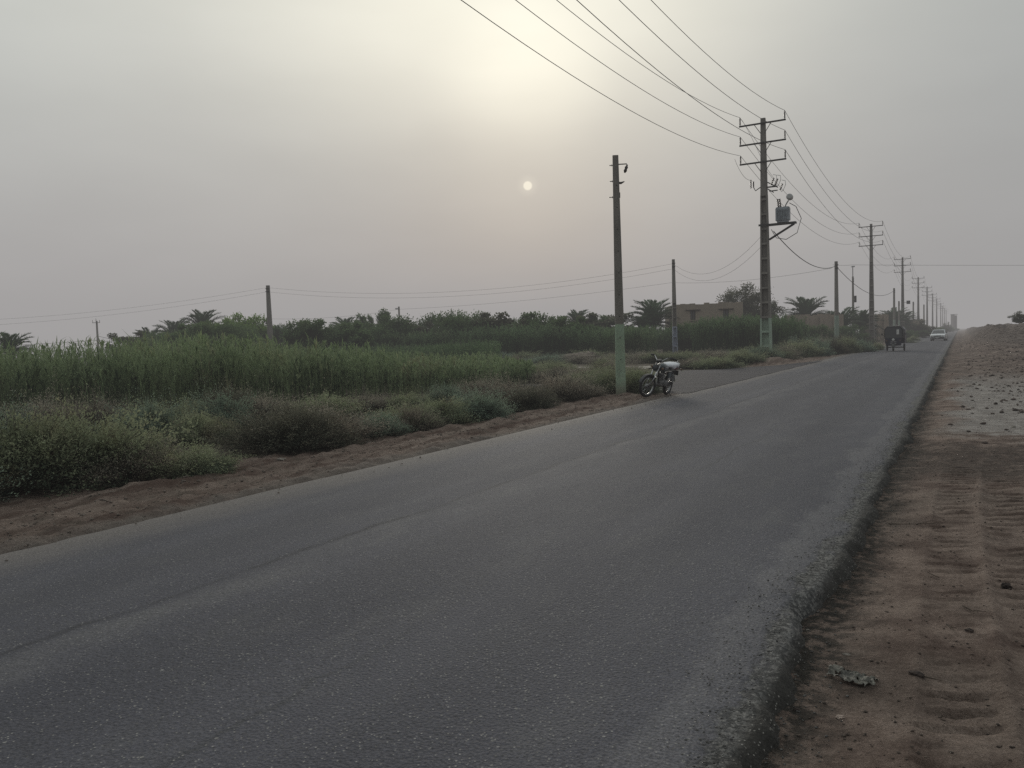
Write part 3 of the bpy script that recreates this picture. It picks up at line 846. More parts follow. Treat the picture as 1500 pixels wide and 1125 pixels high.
# front row along the verge, from the left
bpx('green', 30, 738, 260, 612, 'big yellow green bush at the left edge of the verge', back=.95)
bpx('blue', -90, 760, 220, 640, 'grey green bush cut by the left edge of the photo', back=.9)
bpx('green2', 130, 724, 200, 604, 'broad yellow topped bush with reddish brown patches', back=1.1)
bpx('brown', 205, 716, 150, 645, 'brownish twiggy bush between the yellow green bushes', back=.8)
bpx('green2', 278, 703, 80, 655, 'small bright green bush at the right end of the first clump', back=.4)
bpx('dark', 425, 668, 190, 598, 'dark rounded bush with brown top beside the verge', back=.8)
bpx('brown', 465, 664, 170, 592, 'brown hazy bush merged behind the dark rounded bush', back=1.4)
bpx('blue', 560, 640, 75, 606, 'low grey green bush in the gap after the dark bush', back=.5)
bpx('green2', 590, 632, 90, 590, 'yellow green bush between grey and brown ones', back=.8)
bpx('brown2', 615, 632, 70, 596, 'small brown bush touching the yellow one', back=.5)
bpx('green', 650, 626, 100, 582, 'yellowish bush left of the blue green bush', back=.9)
bpx('blue', 700, 620, 105, 576, 'rounded blue green bush at the verge', back=.8)
bpx('brown', 745, 602, 110, 556, 'wispy brown bush behind the blue green bush', back=1.4)
bpx('dark', 780, 602, 110, 565, 'dark green bush right of the blue green bush', back=.7)
bpx('brown2', 820, 590, 90, 550, 'brown fuzzy bush behind the dark green bush', back=1.2)
bpx('brown', 858, 583, 70, 560, 'low brown scrub left of the green painted pole', back=.6)
bpx('green2', 885, 577, 80, 541, 'green bush left of the green painted pole', back=.7)
bpx('green', 935, 577, 80, 541, 'green bush between the pole and the motorcycle', back=.8)
bpx('green2', 905, 566, 120, 536, 'wide olive bush behind the green painted pole', back=1.5)
# second row
for k, (kd, px, pb, w, tp, lb) in enumerate([
    ('brown2', 60, 648, 160, 588, 'grey brown bush against the reeds at far left'),
    ('brown', 140, 642, 130, 584, 'purplish brown bush in front of the reeds'),
    ('blue', 0, 655, 120, 600, 'grey green bush against the reeds by the left border'),
    ('blue', 220, 645, 120, 592, 'grey green bush behind the yellow topped bush'),
    ('green2', 265, 640, 90, 585, 'light green bush with tall pale sprigs by the reeds'),
    ('blue', 325, 640, 100, 580, 'blue grey bush in front of the reeds'),
    ('dark', 335, 628, 80, 574, 'dark small bush below the reeds'),
    ('green', 290, 655, 110, 605, 'olive bush above the bare soil gap'),
    ('brown2', 390, 622, 110, 580, 'dull brown bush in the second row behind the dark bush'),
    ('green2', 470, 615, 110, 578, 'dull green bush along the foot of the reeds'),
    ('brown', 540, 606, 110, 574, 'brownish bush along the foot of the reeds'),
    ('green', 600, 603, 100, 572, 'olive green bush under the purplish reeds'),
    ('blue', 655, 598, 90, 566, 'grey green bush at the right end of the reed bed'),
    ('brown2', 700, 590, 90, 556, 'hazy brown bush at the right end of the reed bed'),
]):
    bpx(kd, px, pb, w, tp, lb, back=.9)
# scrub between verge, path and junction
scr = 'scrub bushes on waste ground around the dirt path'
for k in range(26):
    px = 700+k*9.2+random.uniform(-6, 6); pb = random.uniform(546, 570)-.02*(px-700)
    bpx(random.choice(['green', 'green2', 'brown', 'brown2']), px, pb, random.uniform(50, 80), pb-random.uniform(14, 24), 'low scrub bush on the waste ground before the dirt path', scr, back=.8)
scr2 = 'low bushes beyond the dirt path'
for k in range(26):
    px = 740+k*16+random.uniform(-6, 6); pb = 534-.012*(px-740)+random.uniform(-4, 1.5)
    bpx(random.choice(['dry', 'brown', 'brown2', 'green2', 'blue']), px, pb, random.uniform(50, 80), pb-random.uniform(9, 17), 'low bush on the far side of the dirt path', scr2, back=1.6)
bpx('green', 1050, 541, 90, 522, 'fresh green low bush at the corner of the side road', back=1.5)
bpx('green2', 1092, 535, 60, 515, 'green bush left of the foot of the transformer pole', back=1.5)
bpx('brown', 1015, 540, 60, 522, 'brown bush by the side road right of the motorcycle', back=1.5)
bpx('green2', 1105, 528, 50, 508, 'small olive bush touching the transformer pole', back=1.5)

g4 = 'grey green scrub mounds along the verge towards the three wheeler'
for k, (px, pb, w, h) in enumerate([(1118, 532, 40, 20), (1150, 527, 46, 22), (1172, 524, 44, 24), (1196, 522, 46, 24), (1218, 520, 44, 22), (1240, 518, 44, 23), (1262, 516.5, 34, 19), (1282, 514, 26, 14), (1205, 515, 40, 22), (1160, 518, 40, 22), (1232, 512, 36, 20), (1338, 499.5, 20, 8), (1326, 503, 20, 8)]):
    bpx(['blue', 'brown', 'green2', 'blue', 'dark', 'green', 'blue', 'green2', 'brown', 'blue', 'dark', 'green', 'green2'][k], px, pb, w, pb-h, 'rounded grey green scrub mound on the verge past the transformer pole', g4, back=1.3)
def rock_heap(px, py, w, h, label, seed):
    x, y = gp(px, py); o = lump('soil_heap', label, 'heap', (x, y), (w, w*.6, h), basic('heap_soil'+str(seed), (.19, .155, .125), .95, 0, .5, 6, bump=.8, bscale=12), seed, squash=1)
rock_heap(850, 529, 2.2, .55, 'pale brown soil heap under the tall reeds', 51)
rock_heap(935, 522, 2.4, .6, 'grey brown soil heap left of the short ladder pole', 52)
rock_heap(1060, 515, 2.4, .5, 'pale soil heap right of the short ladder pole', 53)
rock_heap(990, 517, 2.0, .45, 'soil heap at the foot of the short ladder pole', 54)
rock_heap(1196, 508, 1.6, .9, 'pale soil heap among the bushes right of the transformer pole', 55)

# ------------------------------------------------------------------ reeds
def reed_bed(name, X, Y, H, nleaf, wstem, wleaf, mat, seed, plume=.15):
    r = np.random.default_rng(seed); n = len(X)
    Z0 = ground_z(X, Y)-.02
    lean = r.normal(0, .10, (n, 2))
    ts = np.array([0, .35, .7, 1.0])
    SX = X[:, None]+lean[:, :1]*H[:, None]*ts**1.6; SY = Y[:, None]+lean[:, 1:]*H[:, None]*ts**1.6; SZ = Z0[:, None]+H[:, None]*ts
    SP = np.stack([SX, SY, SZ], -1)
    an = r.uniform(-.9, .9, n)+YAW; side = np.stack([np.cos(an), np.sin(an), np.zeros(n)], -1)[:, None]
    w = np.array([1, .9, .7, .3])[None, :, None]*wstem
    V1 = np.stack([SP-side*w, SP+side*w], 2).reshape(-1, 3)
    idx = np.arange(n)[:, None]*8+np.arange(3)[None]*2
    F1 = np.stack([idx, idx+1, idx+3, idx+2], -1).reshape(-1, 4)
    dry = np.clip(r.normal(0, .12, n)+.8*fbm(X*1.3, Y*1.3, 2, seed+300), -.5, .5)
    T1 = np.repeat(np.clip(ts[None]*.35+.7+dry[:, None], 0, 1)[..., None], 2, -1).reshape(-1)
    # leaves: 2-segment arcs
    u = .12+.88*r.uniform(0, 1, (n, nleaf))**.8
    bx = X[:, None]+lean[:, :1]*H[:, None]*u**1.6; by = Y[:, None]+lean[:, 1:]*H[:, None]*u**1.6; bz = Z0[:, None]+H[:, None]*u
    P = np.stack([bx, by, bz], -1).reshape(-1, 3); m = len(P)
    az = r.uniform(0, 2*pi, m); up = r.uniform(.75, 1.4, m)
    Lf = r.uniform(.22, .55, m)*np.repeat(H, nleaf)/2.0
    hd = np.stack([np.cos(az), np.sin(az), np.zeros(m)], -1)
    d1 = hd*np.cos(up)[:, None]+np.array([0, 0, 1])*np.sin(up)[:, None]
    dn = r.uniform(-.6, 1.1, m)
    d2 = hd*np.cos(dn)[:, None]+np.array([0, 0, 1])*np.sin(dn)[:, None]
    Q1 = P+d1*Lf[:, None]*.55; Q2 = Q1+d2*Lf[:, None]*.55
    sd = unit(np.cross(hd, np.array([0, 0, 1.0])))*wleaf*r.uniform(.6, 1.3, (m, 1))
    V2 = np.stack([P-sd*.5, P+sd*.5, Q1-sd, Q1+sd, Q2], 1).reshape(-1, 3)
    k = np.arange(m)*5+len(V1)
    Fq = np.stack([k, k+1, k+3, k+2], -1); Ft = np.stack([k+2, k+3, k+4], -1)
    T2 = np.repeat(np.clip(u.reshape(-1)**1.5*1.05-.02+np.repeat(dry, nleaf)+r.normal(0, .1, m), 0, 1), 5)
    Vs = [V1, V2]; Ts = [T1, T2]; Fl4 = [F1, Fq]; Fl3 = [Ft]
    # plumes on some tops
    pk = np.where(r.uniform(0, 1, n) < plume)[0]
    if len(pk):
        nb = 7
        top = SP[pk, 3][:, None].repeat(nb, 1).reshape(-1, 3)
        A = unit(r.normal(0, .45, top.shape)+np.array([0, 0, 1.0]))*r.uniform(.12, .24, (len(top), 1))
        B = unit(np.cross(A, r.normal(size=top.shape)))*wleaf*.9
        off = len(V1)+len(V2)
        Vp = np.stack([top, top+A*.5+B, top+A, top+A*.5-B], 1).reshape(-1, 3)
        Vs.append(Vp); Ts.append(np.full(len(Vp), .95)); Fl4.append(np.arange(len(Vp)).reshape(-1, 4)+off)
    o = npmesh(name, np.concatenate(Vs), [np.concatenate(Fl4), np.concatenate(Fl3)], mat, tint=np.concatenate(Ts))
    return tag(o, kind='stuff')

FRONT = np.array([(-60, -8), (-34, 5), (-24.5, 11.8), (-18.2, 16.6), (-15.6, 21.0), (-13.9, 24.5), (-14.6, 27.5)], dtype=float)
def along(P, s_):
    d = np.linalg.norm(np.diff(P, axis=0), axis=1); c = np.concatenate([[0], np.cumsum(d)])
    return np.stack([np.interp(s_, c, P[:, 0]), np.interp(s_, c, P[:, 1])], -1), c[-1]
def in_view(X, Y, pad=.16):
    r_ = X*cos(YAW)+Y*sin(YAW); fw = -X*sin(YAW)+Y*cos(YAW)
    return (fw > 1) & (np.abs(r_/np.maximum(fw, .1)) < .652+pad)
n = 17000
_, LT = along(FRONT, 0); s_ = rng.uniform(0, LT, n)
P0, _ = along(FRONT, s_)
dep = rng.uniform(0, 1, n)**1.6*15+rng.normal(0, .35, n)
bd = unit(np.array([[-.62, .80]]))
X = P0[:, 0]+bd[0, 0]*dep; Y = P0[:, 1]+bd[0, 1]*dep
ok = in_view(X, Y) & (Y < 39.2)
X, Y, dep = X[ok], Y[ok], dep[ok]
pxn = (X*cos(YAW)+Y*sin(YAW))/(-X*sin(YAW)+Y*cos(YAW))        # bearing: -0.65 left .. +0.65 right
H = 1.84-0.35*sstep(-.40, -.22, pxn)-.55*sstep(-.26, -.05, pxn)-.2*sstep(-.05, .1, pxn)
H = H*(1+.32*fbm(X*.35, Y*.35, 3, 201))*rng.uniform(.62, 1.12, len(X))
o = reed_bed('reeds', X, Y, H, 7, .0085, .019, M['reed'], 21, .10)
tag(o, 'dense dark green reed bed behind the roadside bushes', 'reeds')
# tall reeds beyond the path, towards the house
n = 12000
X = rng.uniform(-52, -11.5, n); Y = 60+rng.uniform(0, 1, n)**1.4*24+.12*(X+11)*0
front = 60.0+2.0*fbm(X*.15, X*0, 3, 91)+np.where(X > -22, 5.5, 0)
Y = Y+front-60
brg = (X*cos(YAW)+Y*sin(YAW))/(-X*sin(YAW)+Y*cos(YAW))
ok = in_view(X, Y) & ~((X > -16) & (Y > 74)) & ~((brg > .185) & (brg < .232) & (Y < 69))
X, Y = X[ok], Y[ok]
H = (2.45+.7*fbm(X*.12, Y*.12, 3, 95))*rng.uniform(.7, 1.1, len(X))
o = reed_bed('reeds', X, Y, H, 10, .012, .030, M['reedfar'], 22, .2)
tag(o, 'tall green reeds beyond the dirt path in front of the mud brick house', 'reeds')
n = 9000
X = rng.uniform(-60, -16, n); Y = rng.uniform(42.5, 60, n)
ok = in_view(X, Y) & (X < -20-.2*(Y-42)) & (X*cos(YAW)+Y*sin(YAW) < -.015*(-X*sin(YAW)+Y*cos(YAW)))
X, Y = X[ok], Y[ok]
H = (1.45+.6*fbm(X*.15, Y*.15, 3, 97))*rng.uniform(.7, 1.12, len(X))
o = reed_bed('reeds', X, Y, H, 9, .010, .022, M['reedfar'], 23, .15)
tag(o, 'green reeds filling the middle of the field before the palms', 'reeds')

# ------------------------------------------------------------------ trees
def palm_proto(seed, nfr=44, L=2.7):
    r = np.random.default_rng(seed)
    Vs, Ts, Fs = [], [], []; off = 0
    RV, RF = MB(), None
    for k in range(nfr):
        az = k*2.399+r.uniform(-.3, .3); e0 = 1.5-1.7*(k/nfr)**1.15+r.uniform(-.1, .1); Lk = L*r.uniform(.82, 1.08)
        hd = np.array([cos(az), sin(az), 0]); n = 11; p = np.array([0, 0, 0.0]); e = e0; pts = [p]
        for i in range(n):
            e -= (.068+.072*i/n)*(1.0 if e0 > -.2 else .5)
            p = p+(hd*cos(e)+np.array([0, 0, 1])*sin(e))*Lk/n; pts.append(p)
        pts = np.array(pts); RV.tube(pts.tolist(), list(np.linspace(.03, .006, n+1)), 4, False)
        m = 44; tt = np.linspace(.12, 1, m)*n; i0 = np.minimum(tt.astype(int), n-1); fr = (tt-i0)[:, None]
        Q = pts[i0]*(1-fr)+pts[i0+1]*fr; dr = unit(pts[i0+1]-pts[i0])
        sd = unit(np.cross(dr, np.array([0, 0, 1.0]))); upv = np.cross(sd, dr)
        for sg in (-1, 1):
            ll = (.46*np.sin(np.clip(np.linspace(.25, 1.0, m), 0, 1)*pi*.86)**.8+.05)*L/2.7
            A = (dr*.75+sd*sg*.8+upv*r.uniform(.1, .5, (m, 1)))*ll[:, None]
            B = dr*.042+upv*.022
            V, F, T = quads_from(Q, A, B, np.clip(.25+.6*(1-k/nfr)+r.normal(0, .12, m), 0, 1))
            Vs.append(V); Fs.append(F+off); Ts.append(T); off += len(V)
    o = thing('palm_tree', 'x', 'palm tree')
    npmesh('crown', np.concatenate(Vs), np.concatenate(Fs), M['palm'], o, tint=np.concatenate(Ts))
    RV.build('frond_ribs', M['palm'], o)
    mb = MB(); pts = [(0.04*sin(i), .03*cos(i*2), -4.2+i*.42) for i in range(11)]
    mb.tube(pts, [.26+.035*(i % 2)-.004*i for i in range(11)], 10)
    mb.build('trunk', M['bark'], o)
    return o
PALM = [palm_proto(1), palm_proto(2, 36), palm_proto(3, 50)]
PR_R = 2.05                                     # crown reach above the heart
pused = [False]*3
def palm(px, top, depth, scale, label, which=0, group=None):
    scale *= 1.12
    o = PALM[which]
    if pused[which]: o = copy_tree(o)
    pused[which] = True
    x, y = at(px, depth); zt = zat(px, top, depth)
    zc = zt-PR_R*scale
    o.location = (x, y, zc); o.scale = (scale,)*3; o.rotation_euler = (0, 0, random.uniform(0, 6))
    o['label'] = label; o['category'] = 'palm tree'
    if group: o['group'] = group
    elif 'group' in o: del o['group']
    # trunk scaled down to the ground
    for ch in o.children:
        if ch.name.startswith('trunk'): ch.scale = (1, 1, max(.3, (zc+.1)/(4.2*scale)))
    return o

def tree_proto(seed, H, W, mat, nleaf=6500, leaf=.13, clumps=46, loose=.5, low=.12, name='tree', up=.0):
    """trunk + limbs; leaf clumps at limb ends; built 1:1 in metres"""
    r = np.random.default_rng(seed); rr = random.Random(seed)
    mb = MB(); ends = []
    def limb(p, d, L, rad, depth):
        pts = [p]; q = Vector(p); dd = Vector(d).normalized()
        for i in range(4):
            dd = (dd+Vector((rr.uniform(-.25, .25), rr.uniform(-.25, .25), rr.uniform(-.05, .2+up)))).normalized(); q = q+dd*L/4; pts.append(q.copy())
        mb.tube(pts, [rad*(1-.16*i) for i in range(5)], 6 if depth < 2 else 4, False)
        if depth >= 3: ends.append(q); return
        for k in range(3 if depth < 2 else 3):
            a = rr.uniform(0, 2*pi); sp_ = rr.uniform(.45, 1.0)
            u = dd.orthogonal().normalized(); w = dd.cross(u)
            nd = dd*cos(sp_)+(u*cos(a)+w*sin(a))*sin(sp_)
            limb(q if k else pts[3], nd, L*rr.uniform(.6, .85), rad*.55, depth+1)
        ends.append(q)
    for k in range(2):
        limb(Vector((rr.uniform(-.1, .1), rr.uniform(-.1, .1), -.2)), (rr.uniform(-.3, .3), rr.uniform(-.3, .3), 1), H*.33, .035*H, 0)
    E_ = np.array([list(e) for e in ends])
    # clump centres: limb ends plus lumpy shell points
    th = r.uniform(0, 2*pi, clumps); cz = r.uniform(-1, 1, clumps); s2 = np.sqrt(1-cz**2)
    rad = r.uniform(.45, 1.0, clumps)*(1+.35*vnoise(np.cos(th)*2+seed, cz*2, seed))
    C = np.stack([s2*np.cos(th)*W/2*rad, s2*np.sin(th)*W/2*rad, H*(low+(1-low)*.5)+cz*H*(1-low)*.47*rad], -1)
    if len(E_) > 12: C = np.concatenate([C, E_[r.choice(len(E_), 12, replace=False)]*np.array([1, 1, 1])*.97])
    C[:, 2] = np.clip(C[:, 2], .25, H)
    cs = r.uniform(.10, .2, len(C))*max(W, H*.8)*.75
    ci = r.choice(len(C), nleaf); g = r.normal(size=(nleaf, 3)); g = g/(np.linalg.norm(g, axis=1, keepdims=True)+1e-6)*(r.uniform(0, 1, (nleaf, 1))**(.5))
    leaf = leaf*1.5; P = C[ci]+g*cs[ci][:, None]*np.array([1, 1, .75])+r.normal(size=(nleaf, 3))*.06*loose*W*.3
    P[:, 2] = np.clip(P[:, 2], .05, None)
    A = unit(r.normal(size=P.shape)+np.array([0, 0, .3]))*leaf*r.uniform(.5, 1.4, (nleaf, 1))
    B = unit(np.cross(A, r.normal(size=P.shape)))*leaf*.33
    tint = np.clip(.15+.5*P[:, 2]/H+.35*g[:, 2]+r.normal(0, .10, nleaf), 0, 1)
    V, F, T = quads_from(P, A, B, tint)
    o = thing(name, 'x', 'tree')
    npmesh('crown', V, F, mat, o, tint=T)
    mb.build('trunk', M['bark'], o)
    return o
TR = {
 'round': (tree_proto(31, 4.2, 4.2, M['t_dark'], 9000), 4.2, 4.2),
 'round2': (tree_proto(32, 4.2, 3.6, M['t_olive'], 8000, loose=.8), 4.2, 3.6),
 'light': (tree_proto(33, 4.5, 6.4, M['t_light'], 13000, .13, 60, .6), 4.5, 6.4),
 'tall': (tree_proto(34, 5.5, 2.3, M['t_dark'], 8000, .13, 60, .9, .0), 5.5, 2.3),
 'wide': (tree_proto(35, 4.0, 6.5, M['t_dark'], 12000, .13, 70, .7, .02), 4.0, 6.5),
 'loose': (tree_proto(36, 6.8, 6.6, M['t_olive'], 19000, .11, 80, 1.3, .15, up=.12), 6.8, 6.6),
 'scrub': (tree_proto(37, 3.2, 4.6, M['t_olive'], 9000, .12, 50, .8, .0), 3.2, 4.6),
}
tused = set()
def tree(kind, px, top, depth, width_px, label, group=None, hz=0, name=None):
    o, H0, W0 = TR[kind]
    if kind in tused: o = copy_tree(o)
    tused.add(kind)
    x, y = at(px, depth); zt = zat(px, top, depth)
    g0 = float(ground_z(x, y)); g0 = g0 if abs(g0) < 3 else 0
    W = width_px*depth/FPX
    o.location = (x, y, g0-.1); o.scale = (W/W0, W/W0, (zt-g0+.1)/H0); o.rotation_euler = (0, 0, random.uniform(0, 6))
    o['label'] = label; o['category'] = 'tree'
    if group: o['group'] = group
    elif 'group' in o: del o['group']
    return o

palm(14, 488, 62, .72, 'palm crown at the far left edge above the reeds', 0)
palm(218, 481, 96, .95, 'leftmost of the three palms left of the bright green tree', 1)
palm(256, 471, 100, 1.1, 'middle palm of the three left of the bright green tree', 2)
palm(298, 457, 96, 1.1, 'tallest palm just left of the bright green tree', 0)
tree('light', 352, 461, 88, 100, 'bright green spreading tree left of the field pole')
tree('light', 318, 476, 84, 60, 'smaller light green tree under the tall palm')
palm(408, 478, 88, .75, 'small palm just right of the field pole', 1)
palm(452, 474, 98, .95, 'palm with upright fan right of the field pole', 2)
palm(482, 479, 104, .8, 'dull palm in the tree line between two palms', 1)
palm(508, 467, 98, 1.0, 'tall palm left of the pair of pointed trees', 0)
tree('tall', 531, 459, 95, 24, 'pointed dense tree, left one of the pair')
tree('tall', 543, 460, 100, 15, 'narrow pointed tree between two bigger ones')
tree('tall', 565, 452, 95, 30, 'tallest pointed dense tree left of the small field pole')
tree('round2', 596, 472, 100, 30, 'greyish tree right of the small field pole')
tree('round', 665, 465, 92, 56, 'dome shaped dark tree in the middle of the tree line')
tree('round2', 706, 473, 96, 40, 'small spiky tree right of the dome shaped tree')
tree('round', 728, 472, 96, 32, 'small rounded tree beside the spiky one')
tree('wide', 772, 467, 88, 60, 'dark twiggy tree left of the broad dark trees')
tree('round', 812, 463, 86, 54, 'broad dark tree left of the hidden palm')
palm(846, 456, 95, .85, 'palm rising behind the dark trees left of the green pole', 0)
tree('round', 875, 462, 86, 52, 'dark tree next to the green painted pole')
tree('wide', 742, 478, 92, 60, 'low yellowish dark tree in the tree line')
grp = 'low dark trees filling the line behind the reeds'
for k in range(26):
    px = 190+k*28+random.uniform(-8, 8)
    tree(random.choice(['wide', 'round', 'round2', 'wide']), px, random.uniform(468, 484)-.014*px+(8 if px < 300 else 0)-(4 if px > 600 else 0)+(6 if 395 < px < 520 else 0), (92 if 370 < px < 425 else random.uniform(70, 90)), random.uniform(60, 90), 'low dark tree in the continuous tree line behind the reeds', grp)
palm(958, 441, 86, 1.12, 'large palm left of the mud brick house', 2)
palm(942, 460, 84, .8, 'small palm in front of the large palm by the house', 1)
tree('wide', 930, 485, 80, 60, 'dark shrubby tree under the large palm')
tree('loose', 1097, 413, 97, 92, 'tall bare topped tree behind the transformer pole')
tree('scrub', 1125, 448, 94, 50, 'lower dense tree right of the transformer pole')
palm(1181, 436, 106, 1.3, 'palm with wide fan above the low mud wall', 0)
palm(1232, 452, 100, 1.2, 'drooping palm behind the slim roadside pole', 1)
palm(1262, 456, 104, .95, 'dark palm beside the brick compound wall', 2)
tree('wide', 1240, 476, 92, 60, 'dark dense tree below the drooping palm')
tree('scrub', 1150, 478, 84, 60, 'green scrubby tree right of the transformer pole')
for k, (px, tp, dp, w) in enumerate([(1002, 471, 72, 50), (1022, 474, 73, 44), (1040, 467, 77, 56), (1062, 472, 73, 46), (1078, 473, 76, 50), (1100, 462, 80, 56), (1118, 470, 78, 50), (1140, 470, 80, 44), (1192, 476, 84, 50), (1165, 474, 84, 44)]):
    tree('wide', px, tp, dp, w, 'leafy green shrub tree growing against the mud brick house', 'leafy trees in front of the house')
g2 = 'bushy trees along the pole line to the right of the transformer pole'
for k, (px, tp, dp, w, kd) in enumerate([(1150, 501, 62, 50, 'scrub'), (1176, 497, 66, 44, 'scrub'), (1200, 494, 72, 46, 'wide'), (1232, 497, 74, 44, 'scrub'), (1252, 499, 79, 34, 'wide'), (1272, 496, 92, 30, 'scrub'), (1142, 508, 58, 34, 'scrub'), (1215, 504, 68, 50, 'wide'), (1243, 506, 72, 46, 'scrub')]):
    tree(kd, px, tp, dp, w, 'rounded dull green bush tree on the verge past the transformer pole', g2)
palm(1308, 452, 140, 1.3, 'ragged palm behind the three wheeler', 1)
palm(1322, 458, 150, 1.2, 'ragged palm just right of the one behind the three wheeler', 2)
tree('scrub', 1345, 471, 150, 44, 'olive tree beside the brown hut beyond the three wheeler')
g3 = 'hazy trees lining the road far ahead'
for k, (px, tp, dp, w) in enumerate([(1330, 484, 120, 30), (1352, 484, 140, 26), (1362, 482, 170, 22), (1372, 480, 210, 20), (1380, 479, 250, 18), (1387, 473, 300, 13), (1392, 479, 330, 12), (1398, 480, 420, 14)]):
    tree(('wide', 'round', 'scrub')[k % 3], px, tp, dp, w, 'hazy distant tree beside the road far ahead', g3)
tree('scrub', 1495, 457, 80, 30, 'dark round bush on the crest of the earth bank')

# ------------------------------------------------------------------ houses and walls
def wall_box(mb, x0, x1, y0, y1, z0, z1): mb.box(((x0+x1)/2, (y0+y1)/2, (z0+z1)/2), (x1-x0, y1-y0, z1-z0))
def front_wall(W, H, th, holes, jag, seed, y=0):
    """jagged-topped wall along x with rectangular holes, as boxes"""
    mb = MB(); r_ = random.Random(seed)
    xs = sorted({0, W, *[h[0] for h in holes], *[h[1] for h in holes], *[W*i/14 for i in range(1, 14)]})
    hprev = H
    for a, b in zip(xs[:-1], xs[1:]):
        h_ = H+r_.uniform(-jag, jag); m_ = (a+b)/2
        hole = [q for q in holes if q[0] <= m_ <= q[1]]
        if hole:
            q = hole[0]; wall_box(mb, a, b, y, y+th, -.2, q[2]); wall_box(mb, a, b, y, y+th, q[3], h_)
        else: wall_box(mb, a, b, y, y+th, -.2, h_)
    return mb
def house():
    d = 84; x, y = at(991, d); x1, y1 = at(1089, d*1.0); W = math.hypot(x1-x, y1-y); H = zat(1040, 444, d)
    o = thing('mud_brick_house', 'brown mud brick house with two small shuttered windows behind the reeds', 'house', (x, y, 0), math.atan2(y1-y, x1-x))
    k = W/98.0
    wins = [(21*k, 28.5*k, H-1.75, H-.75), (69*k, 77.5*k, H-1.75, H-.75)]
    front_wall(W, H, .35, wins, .10, 3).build('wall', M['brick'], o)
    mb = MB(); wall_box(mb, 0, .3, .353, 6, -.2, H-.06); mb.build('wall', M['brick'], o)
    mb = MB(); wall_box(mb, W-.3, W, .353, 6, -.2, H+.03); mb.build('wall', M['brick'], o)
    mb = MB(); wall_box(mb, .303, W-.303, 5.7, 6, -.2, H-.1); mb.build('wall', M['brick'], o)
    mb = MB(); wall_box(mb, .303, W-.303, .353, 5.697, H-.55, H-.4); mb.build('roof', M['brick'], o)
    for (a, b, c_, d_) in wins:
        f = MB(); f.box(((a+b)/2, .08, c_+.04), (b-a, .10, .07)); f.box(((a+b)/2, .08, d_-.04), (b-a, .10, .07))
        for q in (a+.03, (a+b)/2, b-.03): f.box((q, .078, (c_+d_)/2), (.06, .09, d_-c_-.15))
        w_ = f.build('window', M['darkwood'], o)
        p = MB(); p.box(((a+b)/2, .16, (c_+d_)/2), (b-a-.01, .03, d_-c_-.01)); p.build('pane', M['glass'], w_)
        s = MB(); s.box(((a+b)/2, -.06, d_+.07), (b-a+1.0, .22, .10)); s.build('lintel', M['darkwood'], w_)
        s = MB(); s.box(((a+b)/2, -.05, c_-.05), (b-a+.3, .16, .08)); s.build('sill', M['brick'], w_)
house()
def low_wall(px0, px1, top, d, label, seed, jag=.12, deep=0, opening=None):
    x, y = at(px0, d); x1, y1 = at(px1, d); W = math.hypot(x1-x, y1-y); H = zat((px0+px1)/2, top, d)
    o = thing('mud_brick_wall', label, 'wall', (x, y, 0), math.atan2(y1-y, x1-x))
    front_wall(W, H, .35, [opening] if opening else [], jag, seed).build('wall_face', M['brick'], o)
    mb = MB()
    for i in range(4): mb.box((W*(.15+.23*i), -.10, H*.45), (.35, .196, H*.9+.2))
    mb.build('buttresses', M['brick'], o)
    return o
low_wall(1150, 1236, 461, 96, 'crumbling mud brick wall under the wide palm', 5, .10)
low_wall(1262, 1302, 461, 108, 'brick compound wall left of the three wheeler', 6, .10)
low_wall(1328, 1352, 468, 160, 'low brown hut wall beyond the three wheeler', 7, .10)
def gate_post():
    d = 104; x, y = at(1283, d); z = zat(1283, 459, d)
    o = thing('gate', 'pale green metal gate panel in the brick compound wall', 'gate', (x, y, 0), YAW)
    MB().tube([(-.0, 0, 0), (0, 0, z)], .05, 8).build('post', M['signwhite'], o)
    mb = MB(); zt = zat(1280, 481, d)
    for zz in (.25, zt*.55, zt): mb.box((-.45, .01, zz), (.85, .05, .07))
    for xx in (-.88, -.46): mb.box((xx, .012, zt/2+.1), (.06, .045, zt-.2))
    mb.build('frame', M['trafo'], o)
    MB().box((-.46, .05, zt/2+.12), (.8, .02, zt-.3)).build('panel', basic('pale_green_sheet', (.16, .2, .17), .6, .2, .3, 3), o)
gate_post()

def far_tower():
    d = 440; x, y = at(1397.5, d); H = zat(1397, 461, d)
    o = thing('concrete_tower', 'hazy concrete tower standing at the far end of the pole line', 'tower', (x, y, 0), YAW)
    s = 7.0*d/FPX/2
    mb = MB(); mb.box((-s*.55, 0, H*.5), (s*.8, 2, H)); mb.box((s*.62, .2, H*.5-.2), (s*.62, 2, H-.4)); mb.box((0, .5, H*.45), (s*.5, 1.2, H*.9))
    mb.build('shaft', M['tower'], o)
    MB().box((0, 0, H+.15), (s*2.05, 2.4, .3)).build('cap', M['tower'], o)
far_tower()

# ------------------------------------------------------------------ poles
M['p_green'] = mat_pole('green_footed_concrete', (.33, .43, .31), 2.02)
M['p_green2'] = mat_pole('green_footed_ladder_concrete', (.34, .44, .35), 2.6)
M['p_blue'] = mat_pole('blue_footed_concrete', (.36, .40, .50), 2.5)
M['p_pale'] = mat_pole('pale_footed_concrete', (.27, .34, .28), 3.2)
M['p_plain'] = mat_pole('plain_concrete', None, 0)

